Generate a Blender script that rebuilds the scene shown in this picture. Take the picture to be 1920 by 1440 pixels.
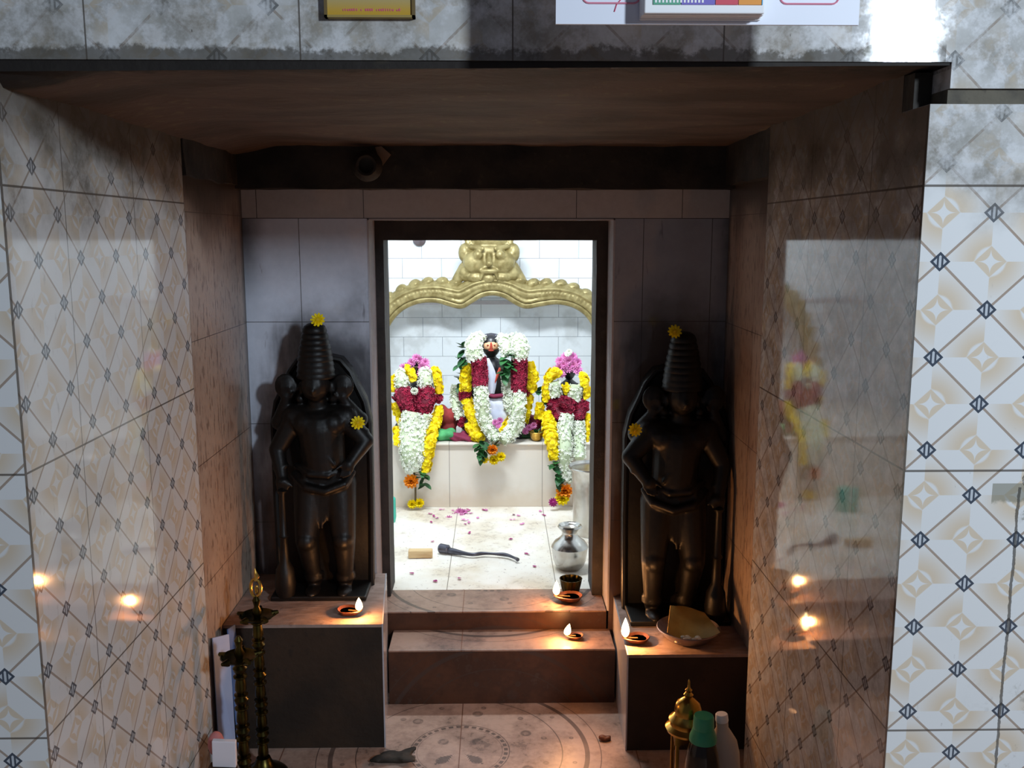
import bpy, bmesh, math, random
from mathutils import Vector, Matrix, noise
random.seed(7)
sc = bpy.context.scene
for o in list(bpy.data.objects): bpy.data.objects.remove(o)
C = sc.collection

# ------------------------------------------------------------------ camera
FP = 1750.0                      # focal length in pixels of the 1920 px wide frame
EYE = 1.30                       # eye height above the tiled floor
TH = math.atan(280 / FP); PS = math.atan(30 * math.cos(TH) / FP)
CF = Vector((math.sin(PS) * math.cos(TH), math.cos(PS) * math.cos(TH), -math.sin(TH)))
CR = Vector((math.cos(PS), -math.sin(PS), 0)); CU = CR.cross(CF)
cam = bpy.data.cameras.new('camera'); co = bpy.data.objects.new('camera', cam); C.objects.link(co)
cam.sensor_width = 36; cam.lens = 36 * FP / 1920; cam.clip_start = .02; cam.clip_end = 50
m3 = Matrix((CR, CU, -CF)).transposed()
co.matrix_world = Matrix.Translation((0, 0, EYE)) @ m3.to_4x4()
sc.camera = co

# ------------------------------------------------------------------ exposure, world, lights
sc.view_settings.view_transform = 'Standard'; sc.view_settings.look = 'None'
sc.view_settings.gamma = 1; sc.view_settings.use_curve_mapping = False
sc.view_settings.exposure = 0.0
w = bpy.data.worlds.new('world'); sc.world = w; w.use_nodes = True
w.node_tree.nodes['Background'].inputs[0].default_value = (.62, .74, 1, 1)
w.node_tree.nodes['Background'].inputs[1].default_value = .085

def area(name, loc, target, sx, sy, power, col):
    l = bpy.data.lights.new(name, 'AREA'); l.shape = 'RECTANGLE'; l.size = sx; l.size_y = sy
    l.energy = power; l.color = col
    o = bpy.data.objects.new(name, l); C.objects.link(o); o.location = loc
    o.rotation_euler = (Vector(target) - Vector(loc)).to_track_quat('-Z', 'Y').to_euler()
    return o
# lamp of the hall, high on the right behind the viewer
area('hall_lamp', (1.46, -.80, 2.01), (.1, 1.5, 1.1), .16, .24, 50, (.76, .88, 1.0))
# cool tube lamp inside the shrine, above the inside of its doorway
area('shrine_lamp', (-.10, 3.10, 1.78), (0, 4.0, .75), .55, .12, 27, (.86, .95, 1.0))

# ------------------------------------------------------------------ pixel -> point on a plane of the place
def ray(u, v): return CF + CR * ((u - 960) / FP) + CU * ((720 - v) / FP)
def at(u, v, y):
    r = ray(u, v); return Vector((0, 0, EYE)) + r * (y / r.y)
def onz(u, v, z):
    r = ray(u, v); return Vector((0, 0, EYE)) + r * ((z - EYE) / r.z)

# ------------------------------------------------------------------ node helpers
def lin(h):
    h = h.lstrip('#'); c = [int(h[i:i+2], 16) / 255 for i in (0, 2, 4)]
    return tuple((x / 12.92 if x <= .04045 else ((x + .055) / 1.055) ** 2.4) for x in c) + (1,)
class G:
    def __init__(s, name):
        s.m = bpy.data.materials.new(name); s.m.use_nodes = True; s.t = s.m.node_tree
        s.b = s.t.nodes['Principled BSDF']
    def n(s, typ): return s.t.nodes.new(typ)
    def link(s, a, b):
        if isinstance(a, S): s.t.links.new(a.s, b)
        else:
            if b.type == 'RGBA' and not hasattr(a, '__len__'): a = (a, a, a, 1)
            b.default_value = a
    def math(s, op, *a):
        n = s.n('ShaderNodeMath'); n.operation = op
        for i, x in enumerate(a): s.link(x, n.inputs[i])
        return S(s, n.outputs[0])
    def pos(s):
        n = s.n('ShaderNodeNewGeometry'); p = n.outputs['Position']
        q = s.n('ShaderNodeSeparateXYZ'); s.t.links.new(p, q.inputs[0])
        s.P = S(s, p)
        return [S(s, q.outputs[i]) for i in range(3)]
    def opos(s):
        n = s.n('ShaderNodeTexCoord'); p = n.outputs['Object']
        q = s.n('ShaderNodeSeparateXYZ'); s.t.links.new(p, q.inputs[0])
        s.P = S(s, p)
        return [S(s, q.outputs[i]) for i in range(3)]
    def noise(s, scale, detail=4, stretch=None, rough=.55, dist=0, off=0):
        n = s.n('ShaderNodeTexNoise'); n.inputs['Scale'].default_value = scale
        n.inputs['Detail'].default_value = detail; n.inputs['Roughness'].default_value = rough
        n.inputs['Distortion'].default_value = dist
        mp = s.n('ShaderNodeMapping'); mp.inputs['Scale'].default_value = stretch or (1, 1, 1)
        mp.inputs['Location'].default_value = (off, off * .7, off * 1.3)
        s.t.links.new(s.P.s, mp.inputs[0]); s.t.links.new(mp.outputs[0], n.inputs['Vector'])
        return S(s, n.outputs['Fac'])
    def mix(s, f, a, b):
        n = s.n('ShaderNodeMix'); n.data_type = 'RGBA'
        s.link(f, n.inputs[0]); s.link(a, n.inputs[6]); s.link(b, n.inputs[7])
        return S(s, n.outputs[2])
    def step(s, x, a, b):            # smooth ramp 0..1 from a to b
        n = s.n('ShaderNodeMapRange'); n.interpolation_type = 'SMOOTHSTEP'
        s.link(x, n.inputs[0]); n.inputs[1].default_value = a; n.inputs[2].default_value = b
        n.inputs[3].default_value = 0; n.inputs[4].default_value = 1
        if a > b:
            n.inputs[1].default_value = b; n.inputs[2].default_value = a
            n.inputs[3].default_value = 1; n.inputs[4].default_value = 0
        return S(s, n.outputs[0])
    def bump(s, h, strength=.3, dist=.002):
        n = s.n('ShaderNodeBump'); n.inputs['Strength'].default_value = strength
        n.inputs['Distance'].default_value = dist
        s.link(h, n.inputs['Height']); s.t.links.new(n.outputs[0], s.b.inputs['Normal'])
    def set(s, col=None, rough=None, metal=None, **k):
        if col is not None: s.link(col, s.b.inputs['Base Color'])
        if rough is not None: s.link(rough, s.b.inputs['Roughness'])
        if metal is not None: s.link(metal, s.b.inputs['Metallic'])
        for a, v in k.items(): s.link(v, s.b.inputs[a.replace('_', ' ')])
        return s.m
class S:
    def __init__(s, g, sock): s.g = g; s.s = sock
    def __add__(s, o): return s.g.math('ADD', s, o)
    __radd__ = __add__
    def __sub__(s, o): return s.g.math('SUBTRACT', s, o)
    def __rsub__(s, o): return s.g.math('SUBTRACT', o, s)
    def __mul__(s, o): return s.g.math('MULTIPLY', s, o)
    __rmul__ = __mul__
    def __truediv__(s, o): return s.g.math('DIVIDE', s, o)
    def lt(s, o): return s.g.math('LESS_THAN', s, o)
    def gt(s, o): return s.g.math('GREATER_THAN', s, o)
    def abs(s): return s.g.math('ABSOLUTE', s)
    def floor(s): return s.g.math('FLOOR', s)
    def fract(s): return s.g.math('FRACT', s)
    def sqrt(s): return s.g.math('SQRT', s)
    def max(s, o): return s.g.math('MAXIMUM', s, o)
    def min(s, o): return s.g.math('MINIMUM', s, o)
    def clamp(s): return s.g.math('MINIMUM', s.g.math('MAXIMUM', s, 0), 1)
def lineat(x, c, hw):                     # 1 within hw of c
    return (x - c).abs().lt(hw)
def periodic(x, period, off, hw):
    f = ((x - off) / period + .5).fract() - .5
    return (f * period).abs().lt(hw)

# ---- the printed wall tile: diagonal lines, blue knots, beige petals
TW, THT = .289, .4125
def tile_mat(name, axis, e0, z0=1.368, dirt='front', knot=.031):  # dirt picks the face; 'right' also paints brown shade into the tile colour
    g = G(name); X, Y, Z = g.pos()
    p = X if axis == 'x' else Y
    cu, cv = TW / 4, THT / 6
    A = (p - (e0 + knot)) / cu; B = (Z - (z0 - .106)) / cv
    i = A.floor(); j = B.floor(); a = A - i; b = B - j
    par = (((i + j) * .5).fract() * 2).gt(.5)                      # odd cell
    a = a + par * (1 - 2 * a)                                     # flip: knots now at (0,0) (1,1)
    k0 = (a.abs() + b.abs()).min((1 - a).abs() + (1 - b).abs())  # diamond distance to knot
    line = (a - b).abs().lt(.036)
    s0 = ((1 - a) + b).min(a + (1 - b))                          # to star corners
    side = (a - b).gt(0)
    ds = (((1 - a) * (1 - a) + b * b).sqrt())
    jp = (j * .5).fract().gt(.25)
    flip = (jp - par).abs()
    on = (side - flip).abs()
    near = (((1 - a) * (1 - a) + b * b).min(a * a + (1 - b) * (1 - b))).sqrt()
    rim = (a * a + b * b).min((1 - a) * (1 - a) + (1 - b) * (1 - b)).sqrt()
    petal = on * g.step(near, .98, .20) * g.step(near, .28, .34) * (1 - g.step((a - b).abs(), .62, .70) * .8)
    ddx = side * (1 - a) + (1 - side) * a; ddy = side * b + (1 - side) * (1 - b)
    ring = g.step(s0, .34, .31) * g.step(ddx.abs().sqrt() + ddy.abs().sqrt(), .50, .54)
    beige = (petal * .85).max(ring * .75)
    col = g.mix(beige, lin('#E9EAEA'), lin('#DCC6A6'))
    col = g.mix(line * .75, col, lin('#94785F'))
    kn = k0.lt(.205)
    col = g.mix(kn, col, lin('#C9CFD6'))
    kx = (a - .5).abs() * -1 + .5; kx = a.abs().min((1 - a).abs())
    core = (k0.gt(.135) * kn).max(((kx - .045).abs().lt(.020)) * kn)
    col = g.mix(core * .92, col, lin('#2F3B4C'))
    gr = periodic(p, TW, e0, .0011).max(periodic(Z, THT, z0, .0016))
    n1 = g.noise(9, 6); n2 = g.noise(34, 5, rough=.7); n3 = g.noise(70, 4, (1, 1, .35), off=3)
    specks = g.step(n3, .68, .73)
    rough = None
    if dirt == 'front':
        white = g.step(Z + (n1 - .5) * .25, 1.30, 1.42)
        wash = g.mix(g.step(n2, .35, .65), lin('#8F8D86'), lin('#D3D4D6'))
        wash = g.mix(g.step(n1, .48, .66) * .45, wash, lin('#7D7568'))
        tcol = g.mix(white * (g.step(n1 + (n2 - .5) * .6, .34, .54) * .40 + .50), col, wash)
        col = g.mix(specks * .45 * g.step(n1, .5, .62), tcol, lin('#55504A'))
        low = g.step(n2 + (n1 - .5) * .8, .60, .72) * g.step(X, .70, .86)
        col = g.mix(low * .55, col, lin('#8C8678'))
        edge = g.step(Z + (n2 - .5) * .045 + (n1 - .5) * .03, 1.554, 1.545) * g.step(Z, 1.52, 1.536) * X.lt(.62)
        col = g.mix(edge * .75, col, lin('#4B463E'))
        # cracked corner beside the right margin
        cr = ((X - .776 + (n2 - .5) * .008 + (n1 - .5) * .006).abs()).lt(.0022) * Z.lt(.93)
        cr = cr.max(((X - .785 + (n2 - .5) * .03).abs()).lt(.0012) * Z.lt(1.14) * Z.gt(.93))
        lost = g.step(X + (n2 - .5) * .03, .786, .790) * g.step(Z + (n1 - .5) * .05, 1.09, 1.07) * Z.gt(.88)
        lost = lost.max(g.step(Z + (n2 - .5) * .03, .905, .912) * Z.lt(.936) * X.gt(.735))
        col = g.mix(lost * .75, col, lin('#8F8E7E'))
        col = g.mix(cr * .8, col, lin('#4A4640'))
        chip = g.step(n3, .30, .26) * g.step(n1, .55, .6)
        col = g.mix(chip * .8, col, lin('#4B4238'))
        chipm = g.step(((X - .528) * (X - .528) * .30 + (Z - 1.547) * (Z - 1.547)).sqrt() + (n2 - .5) * .010, .0135, .0120)
        col = g.mix(chipm * .9, col, lin('#5D5A48'))
        rough = .045 + g.step(n2, .4, .7) * .035 * white
    else:
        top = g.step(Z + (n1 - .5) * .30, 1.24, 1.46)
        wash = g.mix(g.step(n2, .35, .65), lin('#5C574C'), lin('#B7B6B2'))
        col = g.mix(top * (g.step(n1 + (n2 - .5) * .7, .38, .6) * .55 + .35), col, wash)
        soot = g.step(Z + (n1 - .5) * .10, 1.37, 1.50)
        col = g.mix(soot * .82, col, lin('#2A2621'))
        streak = g.step(n3, .60, .72)
        col = g.mix(streak * .30, col, lin('#6A5B4B'))
        if dirt == 'right':
            brown_shade = g.step(Z, .2, 1.2) * .20 + .50  # unlit side: brown shade and warm reflections painted into the tile colour
            col = g.mix(brown_shade * g.step(n2, .2, .75), col, lin('#5E4A38'))
            chip = g.step(n2 + (n1 - .5) * .4, .735, .75)
            col = g.mix(chip * .9, col, lin('#4A3A2C'))
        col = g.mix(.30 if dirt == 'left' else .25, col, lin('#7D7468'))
        rough = .045 + n2 * .05
        if dirt == 'right': rough = rough * .8
        gr = gr.max(p.lt(1.3365))
    col = g.mix(gr * .85, col, lin('#544C44'))
    if dirt == 'front':
        g.bump((1 - gr) * .0003 + n1 * .0001, 1, 1)
    else:        # hand-laid tiles: each column sits slightly skewed in its mortar
        cidx = ((Y - e0) / TW).floor()
        slope = (cidx * .61).fract() * .010 + .055
        g.bump((1 - gr) * .0003 + n1 * .0001 + Y * slope, 1, 1)
    return g.set(col, rough, 0)

def plain_tile(name, axis, tw, th, p0, z0, base, var, grout, gw=.0010, stagger=0, rough=.12, kind=''):
    g = G(name); X, Y, Z = g.pos(); p = X if axis == 'x' else Y
    row = ((Z - z0) / th).floor()
    pp = p + (row * .5).fract() * (2 * stagger) if stagger else p
    gr = periodic(pp, tw, p0, gw).max(periodic(Z, th, z0, gw))
    n1 = g.noise(6, 5); n2 = g.noise(45, 5, rough=.7); n3 = g.noise(40, 3, (1, 1, .22), off=2)
    col = g.mix(n2, base, var)
    if kind == 'niche':          # oily soot smears round the two statues, painted shade at right
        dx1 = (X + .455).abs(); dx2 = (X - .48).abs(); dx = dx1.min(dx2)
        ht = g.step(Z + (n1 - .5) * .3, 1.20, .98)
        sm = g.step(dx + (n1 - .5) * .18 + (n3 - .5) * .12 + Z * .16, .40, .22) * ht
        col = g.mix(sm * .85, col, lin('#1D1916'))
        col = g.mix(g.step(n3, .66, .74) * .5 * g.step(Z, .7, 1.0), col, lin('#3A322C'))
        col = g.mix(g.step(X, .2, .34) * (.45 + n1 * .2), col, lin('#3A312C'))  # shade on the right part of the wall, put into the tile colour
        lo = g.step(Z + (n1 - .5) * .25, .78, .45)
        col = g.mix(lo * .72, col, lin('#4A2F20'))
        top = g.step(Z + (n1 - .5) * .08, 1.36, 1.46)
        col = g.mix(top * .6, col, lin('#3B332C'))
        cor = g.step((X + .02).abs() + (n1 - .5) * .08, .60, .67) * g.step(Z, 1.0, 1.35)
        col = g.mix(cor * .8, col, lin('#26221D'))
    if kind == 'marbled':
        sp = g.step(g.noise(80, 3, (1, 1, .3), off=9), .54, .62)
        col = g.mix(sp * .55, col, lin('#5B4237'))
        col = g.mix(g.step(n1, .4, .7) * .4, col, lin('#8A6A58'))
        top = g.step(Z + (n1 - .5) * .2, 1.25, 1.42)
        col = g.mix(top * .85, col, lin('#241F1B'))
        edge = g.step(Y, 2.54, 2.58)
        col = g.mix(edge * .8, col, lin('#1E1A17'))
    if kind == 'sanctum':
        band = g.step(Z, .99, .93)
        col = g.mix(band * .30, col, lin('#8E959A'))
        col = g.mix(band * g.step(n1, .5, .65) * .3, col, lin('#77736C'))
    col = g.mix(gr * .85, col, grout)
    g.bump((1 - gr), .2, .001)
    return g.set(col, rough, 0)

def simple(name, hexc, rough=.5, metal=0, hex2=None, nscale=20, bump=0, stretch=None, **k):
    g = G(name); g.opos()
    n = g.noise(nscale, 4, stretch)
    col = g.mix(g.step(n, .35, .65), lin(hexc), lin(hex2)) if hex2 else lin(hexc)
    if bump: g.bump(n, bump, .003)
    return g.set(col, rough, metal, **k)

M = {}
M['tile_front'] = tile_mat('printed_tile_front', 'x', .0235, dirt='front')
M['tile_left'] = tile_mat('printed_tile_left', 'y', 2.10, dirt='left', knot=.045)
M['tile_right'] = tile_mat('printed_tile_right', 'y', 2.10, dirt='right', knot=.045)
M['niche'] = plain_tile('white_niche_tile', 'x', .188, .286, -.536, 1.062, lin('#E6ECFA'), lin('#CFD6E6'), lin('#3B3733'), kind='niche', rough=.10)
M['niche_top'] = plain_tile('white_niche_strip', 'x', .289, .3, -.07, 1.344, lin('#CFC9C6'), lin('#B4ACA8'), lin('#2E2824'), rough=.2)
M['marbled'] = plain_tile('brown_marbled_tile', 'y', .20, .29, 2.30, 1.35, lin('#C4B2A2'), lin('#A59182'), lin('#4A3A31'), kind='marbled', rough=.28)
M['sanctum'] = plain_tile('white_shrine_tile', 'x', .184, .0925, .02, 1.19, lin('#EDF1F4'), lin('#E2E7EB'), lin('#7C838A'), gw=.0012, stagger=.5 * .184, rough=.12, kind='sanctum')
M['sanctum_side'] = plain_tile('white_shrine_side_tile', 'y', .184, .0925, .02, 1.19, lin('#EDF1F4'), lin('#E2E7EB'), lin('#7C838A'), gw=.0012, rough=.12)

def soot_mat(name, c1, c2, c3, sc1=5):
    g = G(name); X, Y, Z = g.pos(); n1 = g.noise(sc1, 6, (1, 2.2, 1)); n2 = g.noise(40, 4)
    col = g.mix(g.step(n1, .35, .62), lin(c1), lin(c2)); col = g.mix(g.step(n2 + (n1 - .5) * .6, .62, .74) * .5, col, lin(c3))
    if name == 'sooty_stone_ceiling':
        col = g.mix(g.step(Y + (n2 - .5) * .08 + (n1 - .5) * .16, 1.42, 1.36) * .9, col, lin('#0C0A08'))
    g.bump(n1 + n2 * .3, .5, .012)
    return g.set(col, .75, 0)
M['ceiling'] = soot_mat('sooty_stone_ceiling', '#3B2D24', '#54433A', '#6B6048', 4)
M['beam'] = soot_mat('black_sooty_beam', '#1E1B17', '#332D26', '#4A4034', 9)
M['mortar'] = soot_mat('grey_mortar', '#46423A', '#5F594C', '#2E2A22', 20)
M['frame'] = soot_mat('black_stone_frame', '#1B1817', '#2C2624', '#3A3330', 14)
M['reveal'] = plain_tile('pale_marble_reveal', 'y', 5, 5, 0, 9, lin('#C6C3C8'), lin('#A9A2A4'), lin('#777777'), rough=.15)

def floor_mat(name, plane, cx, cy, base, base2, seam=None):
    g = G(name); X, Y, Z = g.pos()
    p = X; q = Y if plane == 'xy' else Z
    dx = p - cx; dy = q - cy
    r = (dx * dx + dy * dy).sqrt(); ang = g.math('ARCTAN2', dy, dx)
    n1 = g.noise(7, 5); n2 = g.noise(50, 5, rough=.7)
    col = g.mix(g.step(n1 + (n2 - .5) * .5, .35, .65), lin(base), lin(base2))
    ink = (r - .118).abs().lt(.0048) * ((ang * 5.7).fract().lt(.6))
    ink = ink.max((r - .127).abs().lt(.0012)).max((r - .109).abs().lt(.0010) * .6)
    ink = ink.max((r - .325).abs().lt(.0060)).max((r - .262).abs().lt(.0014))
    ink = ink.max((r - .36).abs().lt(.0012))
    # small sprigs in rings
    for rr, k, s in ((.062, 1.273, .017), (.19, 2.228, .017), (.225, 3.82, .009), (.295, 5.09, .007)):
        f = ((ang * k * .5).fract() - .5).abs() * (2 * math.pi / (k * math.pi)) * rr
        d = (f * f * 1.0 + (r - rr) * (r - rr)).sqrt()
        blot = g.step(d + (n2 - .5) * .012, s, s * .7)
        ring = (d - s * .6).abs().lt(s * .22)
        ink = ink.max(blot * .45).max(ring * g.step(n2, .35, .5) * .8)
    # four acanthus leaves crossing at the centre
    dg = (dx.abs() - dy.abs() - .0).abs() * .7071
    ln = (dx.abs() + dy.abs()) * .7071
    leaf = dg.lt((.5 - ((ln - .055) / .06).abs()) * .030 + ((ln * 130).fract() - .5) * .006) * dy.lt(.01)
    ink = ink.max(leaf)
    col = g.mix(ink * (.5 + n1 * .5), col, lin('#3F332F'))
    if seam is not None:
        col = g.mix(periodic(p, .45, seam, .0014) * .8, col, lin('#6B3B1E'))
    dirt = g.step(n2 + (n1 - .5) * 1.1, .64, .74)
    col = g.mix(dirt * .5, col, lin('#4A3A33'))
    g.bump(n2, .08, .001)
    return g.set(col, .34 + n1 * .12, 0)
FC = onz(862, 1408, 0)
M['floor'] = floor_mat('ornate_cream_floor_tile', 'xy', FC.x, FC.y, '#C2A595', '#A08576', FC.x)
M['tread'] = floor_mat('ornate_step_tile', 'xy', -.02, 2.86, '#A08474', '#7E6458', -.10)
M['riser'] = floor_mat('ornate_riser_tile', 'xz', .0, -.16, '#4E3020', '#3C2418')  # step tile coloured darker for the shade and dirt on its fronts
M['pedtop'] = soot_mat('stained_pedestal_top', '#8D7468', '#A58D82', '#5A4338', 14)
M['pedface'] = soot_mat('oil_black_pedestal', '#261A10', '#382617', '#1A120B', 6)

def marble():
    g = G('white_marble_floor'); X, Y, Z = g.pos()
    n1 = g.noise(6, 5); n2 = g.noise(40, 6, rough=.7); n3 = g.noise(95, 3, off=4)
    col = g.mix(g.step(n1, .35, .7), lin('#F0EBE2'), lin('#DCD0BD'))
    col = g.mix(g.step(n2 + (n1 - .5) * .5, .56, .68) * .45, col, lin('#A89788'))
    col = g.mix(g.step(n3, .66, .70) * .6, col, lin('#7A5F55'))
    col = g.mix(lineat(X, -.155, .0012).max(lineat(X, .185, .0012)).max(lineat(Y, 3.02, .0007) * .3), col, lin('#857A6E'))
    return g.set(col, .3, 0)
M['marble'] = marble()
def altar_mat():
    g = G('cream_altar_tile'); X, Y, Z = g.pos(); n1 = g.noise(5, 4); n2 = g.noise(25, 4)
    col = g.mix(n1, lin('#E9E4DC'), lin('#D9CDBE'))
    col = g.mix(g.step(Z + (n2 - .5) * .08, .33, .23) * .35, col, lin('#C7A77C'))
    col = g.mix(periodic(X, .372, .183, .0012) * .8, col, lin('#7A736A'))
    return g.set(col, .2, 0)
M['altar'] = altar_mat()

M['black_stone'] = simple('oiled_black_granite', '#090808', .46, 0, '#110E0C', 60, .25, Specular_IOR_Level=.35)
M['idol_stone'] = simple('black_idol_stone', '#1E1C22', .35, 0, '#15141A', 40)
M['white'] = simple('white_paint', '#E8ECF4', .45)
M['gold'] = simple('gold_painted_metal', '#A39464', .42, .35, '#827346', 30, .15)
M['brass'] = simple('old_brass', '#554B24', .32, 1, '#302B18', 18, .1)
M['brass_bright'] = simple('polished_brass', '#C9A050', .24, 1, '#A07C34', 14)
M['steel'] = simple('worn_steel', '#C9C6C0', .24, 1, '#A59F96', 12, .05)
M['dark_metal'] = simple('dark_metal', '#63636E', .35, .6, '#4A4A54', 20)
M['clay'] = simple('brown_clay', '#6E3C22', .55, 0, '#4A2616', 40, .3)
M['oil'] = simple('lamp_oil', '#6A3A10', .08, 0)
M['jasmine'] = simple('jasmine_white', '#F6F8EE', .6, 0, '#E4EAD4', 60, Subsurface_Weight=.0)
M['jasmine_core'] = simple('jasmine_stalk_green', '#C6D2B0', .7)
M['rose'] = simple('rose_red', '#A8143F', .7, 0, '#7A0A2C', 60)
M['rose_core'] = simple('rose_deep_red', '#6A0A26', .7)
M['yellow'] = simple('yellow_petals', '#FFE900', .6, 0, '#F8DC00', 60)
M['yellow_core'] = simple('yellow_centre', '#E0BC00', .7)
M['orange'] = simple('orange_petals', '#F09A10', .6, 0, '#E07A08', 60)
M['pink'] = simple('pink_petals', '#E08CC0', .6, 0, '#C86AA8', 60)
M['purple'] = simple('purple_petals', '#A02070', .6)
M['leaf'] = simple('leaf_green', '#2E6A34', .5, 0, '#1E4A28', 40)
M['stem'] = simple('brown_stem', '#5A4A2A', .7)
M['cloth_white'] = simple('white_cotton', '#E4E6F0', .8, 0, '#C4C8DC', 14)
M['cloth_red'] = simple('red_cloth', '#A03434', .8, 0, '#7A2626', 20)
M['cloth_green'] = simple('green_cloth', '#58B070', .8, 0, '#3A8A54', 20)
M['cloth_maroon'] = simple('maroon_border', '#7A2040', .8)
M['paste'] = simple('sandal_paste', '#E8B48A', .8)
M['red_paste'] = simple('red_powder', '#B04030', .8)
M['wood'] = simple('pale_wood', '#D8BC8C', .6, 0, '#C4A070', 10, .1, (1, 6, 6))
M['teal'] = simple('teal_plastic', '#2FB09A', .35)
M['green_plastic'] = simple('green_plastic', '#2E8E66', .35, 0, '#3A9C74', 8)
M['plastic_white'] = simple('white_plastic', '#F0F0F4', .35)
M['milky'] = simple('milky_plastic', '#CFC8C0', .4, Alpha=.8)
M['bottle_dark'] = simple('dark_bottle', '#2A2016', .12, Alpha=.92)
M['paper_white'] = simple('white_card', '#E6E2EA', .7)
M['paper_blue'] = simple('pale_blue_paper', '#B8C6E4', .7, 0, '#A2B4DC', 6)
M['paper_blue2'] = simple('blue_paper', '#5A74A8', .7, 0, '#6C86BC', 6)
M['paper_pink'] = simple('pink_paper', '#C07878', .7)
M['paper_tan'] = simple('tan_scrap', '#8C7460', .8)
M['dry_leaf'] = simple('dry_leaf', '#B89A50', .6, 0, '#A0803C', 12, .1)
M['ash'] = simple('white_ash', '#D8CCB8', .9)
M['dish'] = simple('dull_dish', '#9A9098', .3, .6, '#6E6468', 10)
M['board'] = simple('white_board', '#E6EAF6', .5)
M['red_ink'] = simple('red_ink', '#D05A78', .6)
M['red_line'] = simple('pale_red_ink', '#E08AA0', .6)
M['page_white'] = simple('page_edges', '#F4F4F6', .7)
for n_, h_ in (('ink_green', '#5AA88A'), ('ink_violet', '#7468C0'), ('ink_orange', '#E89838'), ('ink_red', '#D0485A'), ('ink_blue', '#4AA8D8'), ('ink_brown', '#A08A4A'), ('ink_dark', '#6E5A30')):
    M[n_] = simple(n_, h_, .6)
g = G('poster_print'); X, Y, Z = g.opos(); n1 = g.noise(9, 3)
c = g.mix(g.step(Z, .004, .03), lin('#C9A03A'), lin('#B8A878')); c = g.mix(g.step(n1 + (X.abs() - .05) * 4, .5, .6) * g.step(Z, .012, .035), c, lin('#3A8050'))
M['poster'] = g.set(c, .3, 0)
def flame_mat():
    g = G('lamp_flame'); X, Y, Z = g.opos()
    c = g.mix(g.step(Z, .002, .016), (1, .30, .06, 1), (1, .74, .36, 1))
    g.set((0, 0, 0, 1), 1, 0); g.link(c, g.b.inputs['Emission Color']); g.b.inputs['Emission Strength'].default_value = 14
    return g.m
M['flame'] = flame_mat()
g = G('glowing_wick'); g.set((0, 0, 0, 1), 1, 0); g.link((1, .6, .2, 1), g.b.inputs['Emission Color']); g.b.inputs['Emission Strength'].default_value = 6; M['wick_glow'] = g.m
M['brown_glass'] = simple('amber_glass', '#7A4418', .12, 0, '#4A2810', 30)

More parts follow.
